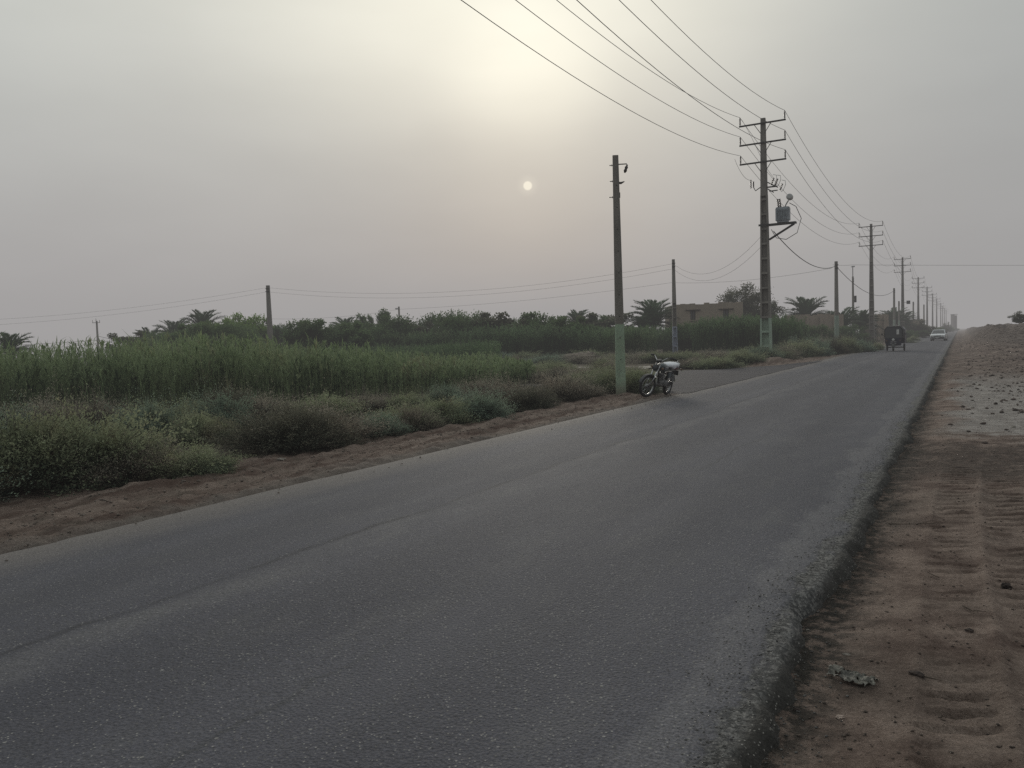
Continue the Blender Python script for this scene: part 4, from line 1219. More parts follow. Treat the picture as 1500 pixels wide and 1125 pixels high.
def ladder_shaft(H, w0, w1, d0, d1, pitch, solid_from=None):
    """H-section concrete pole: two side flanges, thin web, rungs across"""
    mb = MB()
    def lin(z): return (w0+(w1-w0)*z/H, d0+(d1-d0)*z/H)
    fl = .17
    top = solid_from or H
    for sg in (-1, 1):
        secs = []
        for z in (-.3, top):
            w, d = lin(max(z, 0)); a = w/2*sg; b = (w/2-w*fl)*sg
            secs.append([(a, -d/2, z), (b, -d/2, z), (b, d/2, z), (a, d/2, z)])
        mb.loft(secs)
    secs = []
    for z in (-.3, top):
        w, d = lin(max(z, 0)); b = w/2-w*fl+.004
        secs.append([(-b, d*.10, z), (b, d*.10, z), (b, d*.38, z), (-b, d*.38, z)])
    mb.loft(secs)
    z = pitch*.9
    while z < top-.1:
        w, d = lin(z); mb.box((0, 0, z), (w-2*w*fl+.006, d-.012, .13*min(1, pitch)))
        z += pitch
    if solid_from:
        secs = []
        for z in (solid_from-.05, H):
            w, d = lin(z); c = w*.12
            secs.append([(-w/2+c, -d/2-.003, z), (w/2-c, -d/2-.003, z), (w/2+.003, -d/2+c, z), (w/2+.003, d/2-c, z), (w/2-c, d/2+.003, z), (-w/2+c, d/2+.003, z), (-w/2-.003, d/2-c, z), (-w/2-.003, -d/2+c, z)])
        mb.loft(secs)
    return mb

def pin_insulator(base, h, s=1.0, mat='insul', parent=None):
    mb = MB(); prof = [(0, .018*s)]
    for i in range(5):
        a = h*(.12+i*.17); prof += [(a, .028*s), (a+.02*s, .062*s), (a+.05*s, .034*s)]
    prof += [(h*.98, .035*s), (h, .02*s)]
    mb.lathe(base, (0, 0, 1), prof, 10)
    return mb.build('insulator', M[mat], parent, smooth=True)

ARM_Z = (14.72, 13.52, 12.34); AX = (-1.38, 1.33)
def mv_pole(x, y, label, trafo=False, z0=0, simple=False):
    o = thing('power_pole', label, 'power pole', (x, y, z0), 0)
    ladder_shaft(15.05, .70, .28, .46, .24, .92, 10.3).build('shaft', M['p_green2'] if trafo else M['p_plain'], o)
    mb = MB()
    for z in ARM_Z:
        a = MB(); a.box(((AX[0]+AX[1])/2, -.165, z), (AX[1]-AX[0]+.12, .08, .09)); 
        for sg in (-1, 1):
            a.tube([(sg*.50, -.165, z-.045), (sg*.12, -.17, z-.62)], .022, 6)
        arm = a.build('crossarm', M['darkmetal'], o)
        for ax in AX: pin_insulator((ax, -.165, z+.045), .50, 1.0, parent=arm)
    return o
def tops(x, y, z0=0):
    return [(x+ax, y-.165, z0+z+.56) for z in ARM_Z for ax in AX]

P1 = (-10.62, 51.3)
mvp = mv_pole(*P1, 'tall concrete power pole with three crossarms, a green foot and a transformer', True)
mp = [P1]+[gp(px, py, 15.05) for px, py in [(1276, 328), (1322, 377), (1345, 406), (1358, 420), (1366, 430), (1372, 437), (1378, 444)]]
mvl = ['second three armed power pole, just beyond the transformer pole', 'third three armed power pole with a small black box on it', 'fourth three armed power pole along the road', 'fifth three armed power pole along the road', 'sixth three armed power pole, faint in the haze', 'seventh three armed power pole, faint in the haze', 'eighth three armed power pole, last one clearly seen in the haze']
mv_z0 = [0]*8
for i, (x, y) in enumerate(mp[1:]):
    if i == 0: o = mv_pole(x, y, mvl[i]); mvp2 = o
    else:
        o = copy_tree(mvp2); o.location = (x, y, 0); o['label'] = mvl[i]
    o['group'] = 'three armed power poles along the road'
for k in range(3):
    o = copy_tree(mvp2); x, y = mp[-1][0]+.2*k, mp[-1][1]+58*(k+1); o.location = (x, y, 0)
    o['label'] = 'very faint three armed power pole at the end of the line'; o['group'] = 'three armed power poles along the road'

# transformer gear on the first pole (things mounted on it)
def platform():
    o = thing('transformer_bracket', 'dark steel bracket carrying the transformer on the pole', 'bracket', (P1[0], P1[1], 8.42))
    mb = MB(); mb.box((1.02, -.17, 0), (1.75, .07, .11)); mb.box((1.02, .17, 0), (1.75, .07, .11)); mb.box((1.88, 0, .002), (.06, .34, .1)); mb.box((.7, 0, .01), (.06, .34, .1))
    mb.build('beam', M['darkmetal'], o)
    for sg in (-1, 1):
        MB().tube([(.26, .17*sg, -.92), (1.78, .17*sg, -.07)], .035, 6).build('brace', M['darkmetal'], o)
    MB().box((.0, -.27, 0), (.62, .05, .12)).build('clamp', M['darkmetal'], o)
platform()
def transformer():
    o = thing('transformer', 'grey box transformer on the bracket of the tall power pole', 'transformer', (P1[0]+1.12, P1[1], 8.49))
    ring = []
    for z, s in ((0, .80), (.10, .80), (.12, 1), (.86, 1), (.88, .94), (.93, .94)):
        w, d, c = .41*s, .30*s, .09*s
        ring.append([(-w+c, -d, z), (w-c, -d, z), (w, -d+c, z), (w, d-c, z), (w-c, d, z), (-w+c, d, z), (-w, d-c, z), (-w, -d+c, z)])
    MB().loft(ring).build('tank', M['trafo'], o)
    mb = MB()
    for i in range(7): mb.box((-.30+.1*i, -.335, .47), (.025, .066, .62))
    mb.build('cooling_fins', M['trafo'], o)
    for x_ in (-.24, -.12): 
        mb = MB(); prof = [(0, .03)]
        for i in range(6): prof += [(.04+i*.09, .035), (.06+i*.09, .085), (.09+i*.09, .04)]
        mb.lathe((x_, -.05, .93), (-.12, 0, 1), prof, 10); mb.build('bushing', M['insul'], o, smooth=True)
    cz = MB(); cz.tube([(.14, 0, .93), (.20, 0, 1.12), (.34, 0, 1.33)], .045, 8); cz.build('conservator_pipe', M['discm'], o)
    mb = MB(); mb.lathe((.42, -.17, 1.52), (0, 1, 0), [(0, .10), (.02, .19), (.30, .19), (.32, .10)], 16); mb.build('conservator', M['discm'], o, smooth=False)
transformer()
def fuses():
    o = thing('fuse_bracket', 'steel bracket with fuse cutouts above the transformer', 'fuse bracket', (P1[0], P1[1], 10.75))
    mb = MB(); mb.box((.50, -.1, 0), (.62, .07, .08)); mb.tube([(.25, -.1, .30), (.9, -.35, -.12)], .035, 6); mb.tube([(.25, -.1, -.1), (.62, -.2, -.38)], .03, 6); mb.box((.62, -.25, -.28), (.5, .06, .06))
    mb.build('arm', M['darkmetal'], o)
    for i, (x_, z_) in enumerate(((.62, .28), (.86, .22), (1.14, -.12))):
        mb = MB(); prof = [(0, .03)]
        for q in range(4): prof += [(.05+q*.11, .035), (.08+q*.11, .07), (.11+q*.11, .035)]
        mb.lathe((x_-.14, -.22, z_-.20), (.38, 0, 1), prof, 8); mb.build('insulator', M['insul'], o)
        mb = MB(); mb.tube([(x_+.0, -.30, z_+.42), (x_+.20, -.32, z_+.36), (x_+.22, -.32, z_+.12), (x_+.07, -.30, z_-.22), (x_-.06, -.26, z_-.26)], .018, 6); mb.build('fuse_tube', M['discm'], o)
fuses()
def arresters():
    o = thing('arrester_bracket', 'small bracket with two arresters left of the tall pole shaft', 'bracket', (P1[0], P1[1], 10.9))
    MB().tube([(-.20, -.1, -.10), (-.50, -.1, -.28), (-.62, -.1, -.05)], .03, 6).build('arm', M['darkmetal'], o)
    for (x_, z_, h_) in ((-.78, -.10, .62), (-.62, -.05, .42)):
        mb = MB(); prof = [(0, .02)]
        for q in range(5): prof += [(h_*(.05+q*.18), .035), (h_*(.09+q*.18), .06), (h_*(.14+q*.18), .035)]
        mb.lathe((x_, -.1, z_), (0, 0, 1), prof, 8); mb.build('arrester', M['insul'], o)
arresters()

def slim_pole(px, base_depth, top, w0, w1, paint, label, loc=None, ladder=False, hardware=True, group=None, name='utility_pole'):
    x, y = loc if loc else at(px, base_depth)
    dep = -x*sin(YAW)+y*cos(YAW); H = zat(px, top, dep)
    o = thing(name, label, 'utility pole', (x, y, 0), YAW*.8, group)
    if ladder: mb = ladder_shaft(H, w0, w1, w0*.8, w1*.9, .85, H*.55)
    else:
        secs = []
        for z in (-.3, H):
            f_ = max(z, 0)/H; w = w0+(w1-w0)*f_; d = w*.85; c = w*.1
            secs.append([(-w/2+c, -d/2, z), (w/2-c, -d/2, z), (w/2, -d/2+c, z), (w/2, d/2-c, z), (w/2-c, d/2, z), (-w/2+c, d/2, z), (-w/2, d/2-c, z), (-w/2, -d/2+c, z)])
        mb = MB().loft(secs)
    mb.build('shaft', paint, o)
    if hardware:
        hb = MB()
        for q in range(2): hb.box((0, -w1*.5-.03, H-.35-.3*q), (w1*1.3, .06, .05))
        hb.build('clamp', M['darkmetal'], o)
        for q in range(2):
            MB().lathe((w1*.3, -w1*.5-.10, H-.38-.3*q), (0, 0, 1), [(0, .02), (.01, .045), (.04, .03), (.07, .045), (.08, .02)], 8).build('insulator', M['insul'], o)
    return o, H
# the green footed pole by the motorcycle
gpo, GH = slim_pole(900, 0, 228, .295, .165, M['p_green'], 'tall slim concrete pole painted green at its foot, left of the motorcycle', loc=(-8.51, 21.28), hardware=False)
GH_ = GH
mb = MB()
for z in np.arange(.9, GH-.5, .55): mb.lathe((0, -.149+.00*z, z), (0, -1, 0), [(-.05-.0, .014), (.002-.0095*z+.0, .014)], 8)
for (dz, l_) in ((.27, .09), (.72, .09), (1.17, .12)):
    b_ = MB(); b_.tube([(-.07, 0, GH-dz), (-.085-l_, -.0, GH-dz)], .012, 6); b_.lathe((-.10, 0, GH-dz), (-1, 0, 0), [(0, .03), (.015, .03)], 6); b_.build('bolt', M['darkmetal'], gpo)
b_ = MB(); b_.tube([(.07, 0, GH-.25), (.32, 0, GH-.25)], .016, 6); b_.build('bracket', M['darkmetal'], gpo)
b_ = MB(); b_.lathe((.33, 0, GH-.27), (-.35, 0, -1), [(0, .02), (.05, .03), (.08, .05), (.13, .035), (.18, .05), (.24, .02)], 10); b_.build('insulator', M['insul'], gpo, smooth=True)
b_ = MB(); b_.tube([(.07, 0, GH-.77), (.14, -.0, GH-.78), (.24, 0, GH-.74)], [.035, .035, .012], 8); b_.build('spool', M['insul'], gpo)
b_ = MB(); b_.box((.085, -.0, GH-1.12), (.05, .08, .14)); b_.build('clamp', M['darkmetal'], gpo)
b_ = MB()
for z in np.arange(1.0, GH-.4, .62):
    w = .295+(.165-.295)*z/GH; b_.lathe((0.01, -w*.425+.02, z), (0, -1, 0), [(0, .016), (.022, .016)], 8)
b_.build('bolt_holes', M['black'], gpo)

sp985, H985 = slim_pole(984, 0, 380, .46, .24, M['p_blue'], 'short ladder pattern concrete pole with a bluish white foot before the house', loc=(-21.8, 67.5), ladder=True)
sp397, H397 = slim_pole(396, 84, 418, .62, .34, M['p_plain'], 'plain concrete pole standing in the reeds at left', ladder=False)
s1221, H1221 = slim_pole(1220, 0, 383, .42, .26, M['p_pale'], 'slim pole with a pale green foot between the first two power poles', loc=(-10.39, 82.66))
s1249, H1249 = slim_pole(1250, 108, 405, .34, .20, M['p_plain'], 'thin pole with a lamp on top behind the palms')
s1310, H1310 = slim_pole(1310, 128, 422, .38, .24, M['p_pale'], 'slim pole rising behind the three wheeler')
s1338, _ = slim_pole(1338, 170, 442, .34, .24, M['p_plain'], 'short dark pole beyond the brown hut')
s1354, _ = slim_pole(1353.5, 205, 446, .40, .26, M['p_pale'], 'slim pale pole between the fourth and fifth power poles')
s1318, _ = slim_pole(1317, 132, 441, .30, .2, M['p_pale'], 'thin pale green post next to the third power pole')
s586, _ = slim_pole(586, 128, 449, .36, .24, M['p_plain'], 'small far pole with a white lamp right of the pointed trees', hardware=False)
MB().box((-.36, -.1, zat(586, 452, 128)), (.4, .25, .22)).build('lamp_head', M['signwhite'], s586)
# lamp mast on 1249
mb = MB(); mb.tube([(0, 0, H1249-.1), (0, 0, H1249+1.25)], .05, 6); mb.build('mast', M['darkmetal'], s1249)
mb = MB(); mb.box((0, -.05, H1249+1.35), (.42, .35, .16)); mb.build('lamp_head', M['signwhite'], s1249)
mb = MB(); mb.box((.28, -.05, 6.0), (.25, .3, .9)); mb.build('meter_box', M['darkmetal'], s1249)
# far pole at left with crossarm
d143 = 150; s143, H143 = slim_pole(143, d143, 470, .40, .26, M['p_plain'], 'far pole with a short crossarm and pins above the reeds at left', hardware=False)
a_ = MB(); a_.box((0, -.18, H143-.35), (1.5, .08, .09)); arm = a_.build('crossarm', M['darkmetal'], s143)
for q in (-.7, 0, .7): MB().lathe((q, -.18, H143-.30 if q else H143+.0), (0, 0, 1), [(0, .03), (.1, .07), (.3, .03), (.4, .05), (.45, .02)], 8).build('insulator', M['insul'], arm)
# black box and lamp on the third power pole
x3, y3 = mp[2]
bx_ = thing('meter_box', 'small black box on a stub arm of the third power pole', 'box', (x3, y3, zat(1327, 443, -x3*sin(YAW)+y3*cos(YAW))))
MB().box((.45, 0, 0), (.5, .06, .06)).build('arm', M['darkmetal'], bx_)
MB().box((.95, 0, 0), (.62, .4, .62)).build('casing', M['black'], bx_, bevel=.03)

# ------------------------------------------------------------------ wires
def sag(a, b, s, n=26):
    a, b = Vector(a), Vector(b); r_ = []
    for i in range(n+1):
        f_ = i/n; p = a.lerp(b, f_); p.z -= 4*s*f_*(1-f_); r_.append(p)
    return r_
def wire(name, spans, r_, mat, label, cat='wire', group=None):
    pts = []
    for sp_ in spans: pts += sp_ if not pts else sp_[1:]
    o = MB().tube(pts, r_, 5).build(name, M[mat]); return tag(o, label, cat, group)
def on_pole(px, top_px, dep, dz=0, dx=0):
    x, y = at(px, dep); return (x+dx, y-.12, zat(px, top_px, dep)+dz)
back = (P1[0]+.2, P1[1]-54.3)
names = ['left end of the top crossarm', 'right end of the top crossarm', 'left end of the middle crossarm', 'right end of the middle crossarm', 'left end of the lowest crossarm', 'right end of the lowest crossarm']
allp = [back]+mp[:8]
tp = [tops(x, y) for x, y in allp]
for w in range(6):
    sp_ = []
    for i in range(len(allp)-1):
        L_ = allp[i+1][1]-allp[i][1]
        sp_.append(sag(tp[i][w], tp[i+1][w], 1.95*(L_/54.3)**1.2 if i else 1.95+.15*(w < 2), 30 if i < 2 else 10))
    wire('power_line', sp_, .0125, 'wire', 'long bare wire over the %s of the power poles' % names[w], 'power line')

# low cables across the field
pA = (P1[0]-.2, P1[1]-.1); t985 = (-21.8, 67.4, H985)
x397, y397 = at(396, 84)
offl = at(-330, 92)
for k, (z0_, lab) in enumerate([(7.75, 'upper'), (7.12, 'lower')]):
    dz = -.38-.45*k
    sp_ = [sag((pA[0], pA[1], z0_+.0), (t985[0], t985[1], t985[2]+dz), 1.55), sag((t985[0], t985[1], t985[2]+dz), (x397, y397-.1, H397+dz+.15), 1.45), sag((x397, y397-.1, H397+dz+.15), (offl[0], offl[1], zat(-330, 468+9*k, 92)), 1.6)]
    wire('field_cable', sp_, .008, 'cable', '%s black cable from the transformer pole over the field to the left' % lab, 'cable')
# service cable to the slim pole and on
q1221 = (-10.39, 82.5, H1221-.45)
x1310, y1310 = at(1310, 128)
wire('service_cable', [sag((P1[0]+.55, P1[1], 8.0), q1221, 1.0), sag(q1221, (x1310, y1310, H1310-.4), 1.7)], .028, 'cable', 'thick black cable sagging from the transformer to the slim pole', 'cable')
wire('transformer_lead', [[Vector((P1[0]+1.55, P1[1]-.2, 9.62)), Vector((P1[0]+1.95, P1[1]-.3, 9.35)), Vector((P1[0]+2.25, P1[1]-.3, 8.6)), Vector((P1[0]+2.0, P1[1]-.3, 7.75)), Vector((P1[0]+1.35, P1[1]-.3, 7.40)), Vector((P1[0]+.75, P1[1]-.25, 7.55)), Vector((P1[0]+.45, P1[1]-.2, 8.1))]], .022, 'cable', 'looped black lead hanging round the transformer', 'cable')
wire('jumper_wire', [sag((P1[0]-1.75, P1[1]-.17, 12.75), (P1[0]-.75, P1[1]-.15, 11.3), .35)], .010, 'cable', 'thin jumper wire curving down to the left arrester', 'cable')
wire('jumper_wire', [sag((P1[0]-1.25, P1[1]-.17, 15.1), (P1[0]-.1, P1[1]-.3, 12.6), -.1), sag((P1[0]-.1, P1[1]-.3, 12.6), (P1[0]+.7, P1[1]-.3, 11.2), .1)], .009, 'cable', 'thin jumper wire from the top arm down to the fuses', 'cable')
# distant lines
def far_line(pts, r_, label, s_=.8):
    P = [at(px, d)+(zat(px, py, d),) for px, py, d in pts]
    sp_ = [sag(P[i], P[i+1], s_) for i in range(len(P)-1)]
    wire('distant_line', sp_, r_, 'wire', label, 'wire')
far_line([(400, 467, 128), (586, 453, 128), (985, 414, 105), (1219, 393, 80)], .013, 'faint upper far wire from the small lamp pole to the slim pole', .5)
far_line([(1221, 388, 82), (1249, 388, 84), (1700, 388, 90)], .013, 'faint level wire running right across the sky past the slim pole', .05)
far_line([(-120, 508, 160), (143, 498, 150), (205, 499, 150)], .03, 'upper of the faint wires at the far left pole', .4)
far_line([(-120, 516, 160), (143, 503, 150), (205, 500, 150)], .03, 'lower of the faint wires at the far left pole', .6)
far_line([(143, 492, 150), (215, 497, 150)], .035, 'short dark cable from the far left pole to the palms', .5)
far_line([(600, 473, 128), (640, 476, 120), (905, 466, 110), (990, 463, 105)], .022, 'low dark cable passing behind the dark trees', .3)

# ------------------------------------------------------------------ motorcycle  (local x forward, y left, z up)
def motorcycle():
    x, y = gp(981, 579); hd = R(-91)
    o = thing('motorcycle', 'small motorcycle with a pale seat cover leaning on its stand beside the asphalt', 'motorcycle', (x-.12, y+.05, .012), 0)
    o.rotation_euler = (Matrix.Rotation(hd, 3, 'Z') @ Matrix.Rotation(R(-11), 3, 'X')).to_euler()
    WB = 1.24; RR = .295
    def wheel(parent, cx, tw, front):
        T = MB(); T.torus((cx, 0, RR), (0, 1, 0), RR-.03, (.036, tw), 36, 10); tyre = T.build('tyre', M['black'], parent, smooth=True)
        rim = MB(); rim.torus((cx, 0, RR), (0, 1, 0), RR-.072, (.014, .026), 36, 8); rb = rim.build('rim', M['chrome'], parent, smooth=True)
        hub = MB(); hub.lathe((cx, -.055, RR), (0, 1, 0), [(0, .03), (.01, .065), (.10, .065), (.11, .03)], 18); hub.build('hub', M['alu'], parent)
        s_ = MB()
        for k in range(18):
            a = 2*pi*k/18; b = a+(.35 if k % 2 else -.35); yy = .03 if k % 2 else -.03
            s_.tube([(cx+.055*cos(a), yy, RR+.055*sin(a)), (cx+(RR-.08)*cos(b), 0, RR+(RR-.08)*sin(b))], .0035, 4)
        s_.build('spokes', M['chrome'], parent)
    rear = bpy.data.objects.new('rear_wheel', None); link(rear, o); wheel(rear, 0, .048, False)
    fr = bpy.data.objects.new('steering', None); link(fr, o)
    fr.location = (WB-.36, 0, .0); fr.rotation_euler = (0, 0, R(-22))
    # parts in the steering group are built around the pivot
    ox = WB-(WB-.36)
    fw = bpy.data.objects.new('front_wheel', None); link(fw, fr); wheel(fw, ox, .040, True)
    for s in (-1, 1):
        f_ = MB(); f_.tube([(ox, s*.075, RR), (ox-.13, s*.075, .55), (ox-.30, s*.075, .92)], [.022, .022, .017], 10); f_.build('fork_leg', M['chrome'], fr, smooth=True)
    fe = MB(); secs = []
    for k in range(9):
        a = R(20+k*15); r_ = RR+.035; c_ = (ox+cos(a)*r_, RR+sin(a)*r_)
        secs.append([(c_[0], -.055, c_[1]-.02), (c_[0], -.045, c_[1]), (c_[0], .045, c_[1]), (c_[0], .055, c_[1]-.02), (c_[0]-.008*cos(a), .0, c_[1]-.012)])
    fe.loft(secs); fe.build('mudguard', M['blackplastic'], fr, smooth=False)
    hl = MB(); hl.lathe((ox-.30, 0, .80), (1, 0, 0), [(-.01, .05), (.04, .085), (.11, .095), (.125, .09)], 18); hlo = hl.build('headlight', M['blackplastic'], fr, smooth=False)
    MB().lathe((ox-.176, 0, .80), (1, 0, 0), [(0, .082), (.008, .07), (.014, .03)], 18).build('lens', M['glass'], hlo)
    for s in (-1, 1):
        i_ = MB(); i_.tube([(ox-.28, s*.09, .80), (ox-.27, s*.17, .80)], .008, 6); i_.build('indicator_stalk', M['blackplastic'], fr)
        MB().lathe((ox-.30, s*.19, .80), (1, 0, 0), [(0, .02), (.03, .034), (.05, .03)], 10).build('indicator', M['amber'], fr)
    hb = MB(); hb.tube([(ox-.44, -.41, 1.08), (ox-.36, -.24, 1.10), (ox-.31, -.08, .98), (ox-.31, .08, .98), (ox-.36, .24, 1.10), (ox-.44, .41, 1.08)], .0125, 8); hb.build('handlebar', M['chrome'], fr, smooth=True)
    for s in (-1, 1):
        MB().tube([(ox-.375, s*.28, 1.10), (ox-.465, s*.45, 1.085)], .025, 8).build('grip', M['black'], fr)
        MB().tube([(ox-.33, s*.22, 1.11), (ox-.33, s*.38, 1.10)], [.008, .005], 6).build('lever', M['blackplastic'], fr)
    cl = MB(); cl.lathe((ox-.31, 0, .95), (.3, 0, 1), [(0, .075), (.05, .08), (.07, .06)], 14); cl.build('speedometer', M['blackplastic'], fr)
    # frame and body
    f_ = MB()
    f_.tube([(WB-.40, 0, .90), (WB-.34, 0, .70), (WB-.42, 0, .40), (.42, 0, .28), (.25, 0, .32)], .02, 8)
    f_.tube([(WB-.40, 0, .86), (.55, 0, .72), (.10, .0, .70), (-.28, 0, .72)], .02, 8)
    for s in (-1, 1):
        f_.tube([(.35, s*.06, .32), (0, s*.085, RR)], .018, 6); f_.tube([(.30, s*.07, .66), (.32, s*.06, .34)], .015, 6)
        f_.tube([(.50, s*.08, .72), (.05, s*.12, .70), (-.30, s*.11, .73)], .013, 6)
    f_.build('frame', M['blackplastic'], o)
    for s in (-1, 1):
        sh = MB(); sh.tube([(-.01, s*.12, .32), (.08, s*.12, .66)], .014, 8); so_ = sh.build('shock_absorber', M['chrome'], o)
        sc = MB()
        for k in range(7): sc.torus((.005+.011*k, s*.12, .40+.033*k), (.08, 0, .34), .026, .006, 12, 5)
        sc.build('spring', M['chrome'], so_)
    def ell(name, cx, cz, rx, ry, rz, mat, pw=2.4, n=14, m=10, tilt=0, parent=o):
        q = MB(); secs = []
        for i in range(m+1):
            u = -1+2*i/m; k_ = max(.02, (1-abs(u)**pw))**(1/pw)
            secs.append([(cx+u*rx*cos(tilt)-0, ry*k_*math.copysign(abs(cos(2*pi*j/n))**.8, cos(2*pi*j/n)), cz+u*rx*sin(tilt)+rz*k_*math.copysign(abs(sin(2*pi*j/n))**.8, sin(2*pi*j/n))) for j in range(n)])
        q.loft(secs); return q.build(name, M[mat], parent, smooth=True)
    tk = ell('fuel_tank', .66, .80, .26, .13, .115, 'tank', tilt=.12)
    MB().lathe((.70, 0, .915), (0, 0, 1), [(0, .03), (.015, .03)], 12).build('fuel_cap', M['chrome'], tk)
    for s in (-1, 1):
        q = MB(); q.box((.66, s*.126, .79), (.26, .012, .07)); q.build('tank_stripe', M['chrome'], tk, bevel=.005)
        sp2 = MB(); sp2.loft([[(.18, s*.10, .50), (.40, s*.10, .50), (.42, s*.10, .66), (.14, s*.10, .68)], [(.19, s*.125, .51), (.39, s*.125, .51), (.41, s*.125, .65), (.15, s*.125, .67)]]); sp2.build('side_panel', M['tank'], o)
    ell('seat', .10, .80, .42, .13, .06, 'blackplastic', 3)
    cv = ell('seat_cover', .03, .845, .44, .17, .07, 'whitecloth', 3, 18, 14)
    for v in cv.data.vertices:
        v.co.z += .006*sin(v.co.x*23)*sin(v.co.y*19+1)
        if v.co.z < .84: v.co.z -= .05*(1+sin(v.co.x*14))*.5
    # engine
    q = MB(); q.box((.58, 0, .38), (.34, .20, .17)); q.build('crankcase', M['alu'], o, bevel=.04)
    for s in (-1, 1): MB().lathe((.54, s*.10, .37), (0, s, 0), [(0, .09), (.03, .088), (.045, .06)], 16).build('engine_cover', M['alu'], o)
    cy = MB()
    for k in range(7): cy.box((.665+.012*k, 0, .475+.025*k), (.15, .17, .012))
    cy.box((.70, 0, .55), (.11, .11, .19)); cy.build('cylinder', M['alu'], o)
    ex = MB(); ex.tube([(.78, -.02, .56), (.90, -.09, .50), (.86, -.13, .32), (.60, -.15, .24), (.20, -.16, .26), (-.28, -.17, .32)], [.018, .018, .018, .02, .034, .036], 10); ex.build('exhaust', M['chrome'], o, smooth=True)
    rg = MB(); secs = []
    for k in range(8):
        a = R(55+k*16); r_ = RR+.05; c_ = (cos(a)*r_, RR+sin(a)*r_+.01)
        secs.append([(c_[0], -.07, c_[1]-.02), (c_[0], -.055, c_[1]), (c_[0], .055, c_[1]), (c_[0], .07, c_[1]-.02), (c_[0], 0, c_[1]-.012)])
    rg.loft(secs); rg.build('mudguard', M['blackplastic'], o)
    rk = MB(); rk.tube([(-.10, -.12, .84), (-.42, -.11, .87), (-.48, 0, .90), (-.42, .11, .87), (-.10, .12, .84)], .011, 6); rk.tube([(-.3, -.11, .86), (-.3, .11, .86)], .009, 6); rk.tube([(-.40, -.11, .87), (-.40, .11, .87)], .009, 6)
    rk.tube([(-.48, 0, .90), (-.54, 0, .93)], .01, 6); rk.build('carrier', M['chrome'], o)
    MB().box((-.44, 0, .72), (.06, .13, .09)).build('tail_light', basic('red_lens', (.25, .02, .02), .3), o, bevel=.02)
    MB().box((-.46, 0, .60), (.015, .18, .13)).build('rear_plate_holder', M['blackplastic'], o)
    for s in (-1, 1): MB().lathe((-.40, s*.17, .72), (-1, 0, 0), [(0, .02), (.03, .034), (.05, .03)], 10).build('indicator', M['amber'], o)
    MB().tube([(.42, .07, .28), (.36, .20, .10), (.34, .255, .055)], .013, 6).build('side_stand', M['blackplastic'], o)
    MB().tube([(.50, -.18, .27), (.50, .18, .27)], .012, 6).build('footpeg', M['black'], o)
    for s in (-1, 1): MB().tube([(.15, s*.09, .38), (.02, s*.14, .34)], .011, 6).build('passenger_peg', M['black'], o)
    MB().box((.25, .085, .33), (.52, .02, .09)).build('chain_case', M['blackplastic'], o, bevel=.01)
motorcycle()

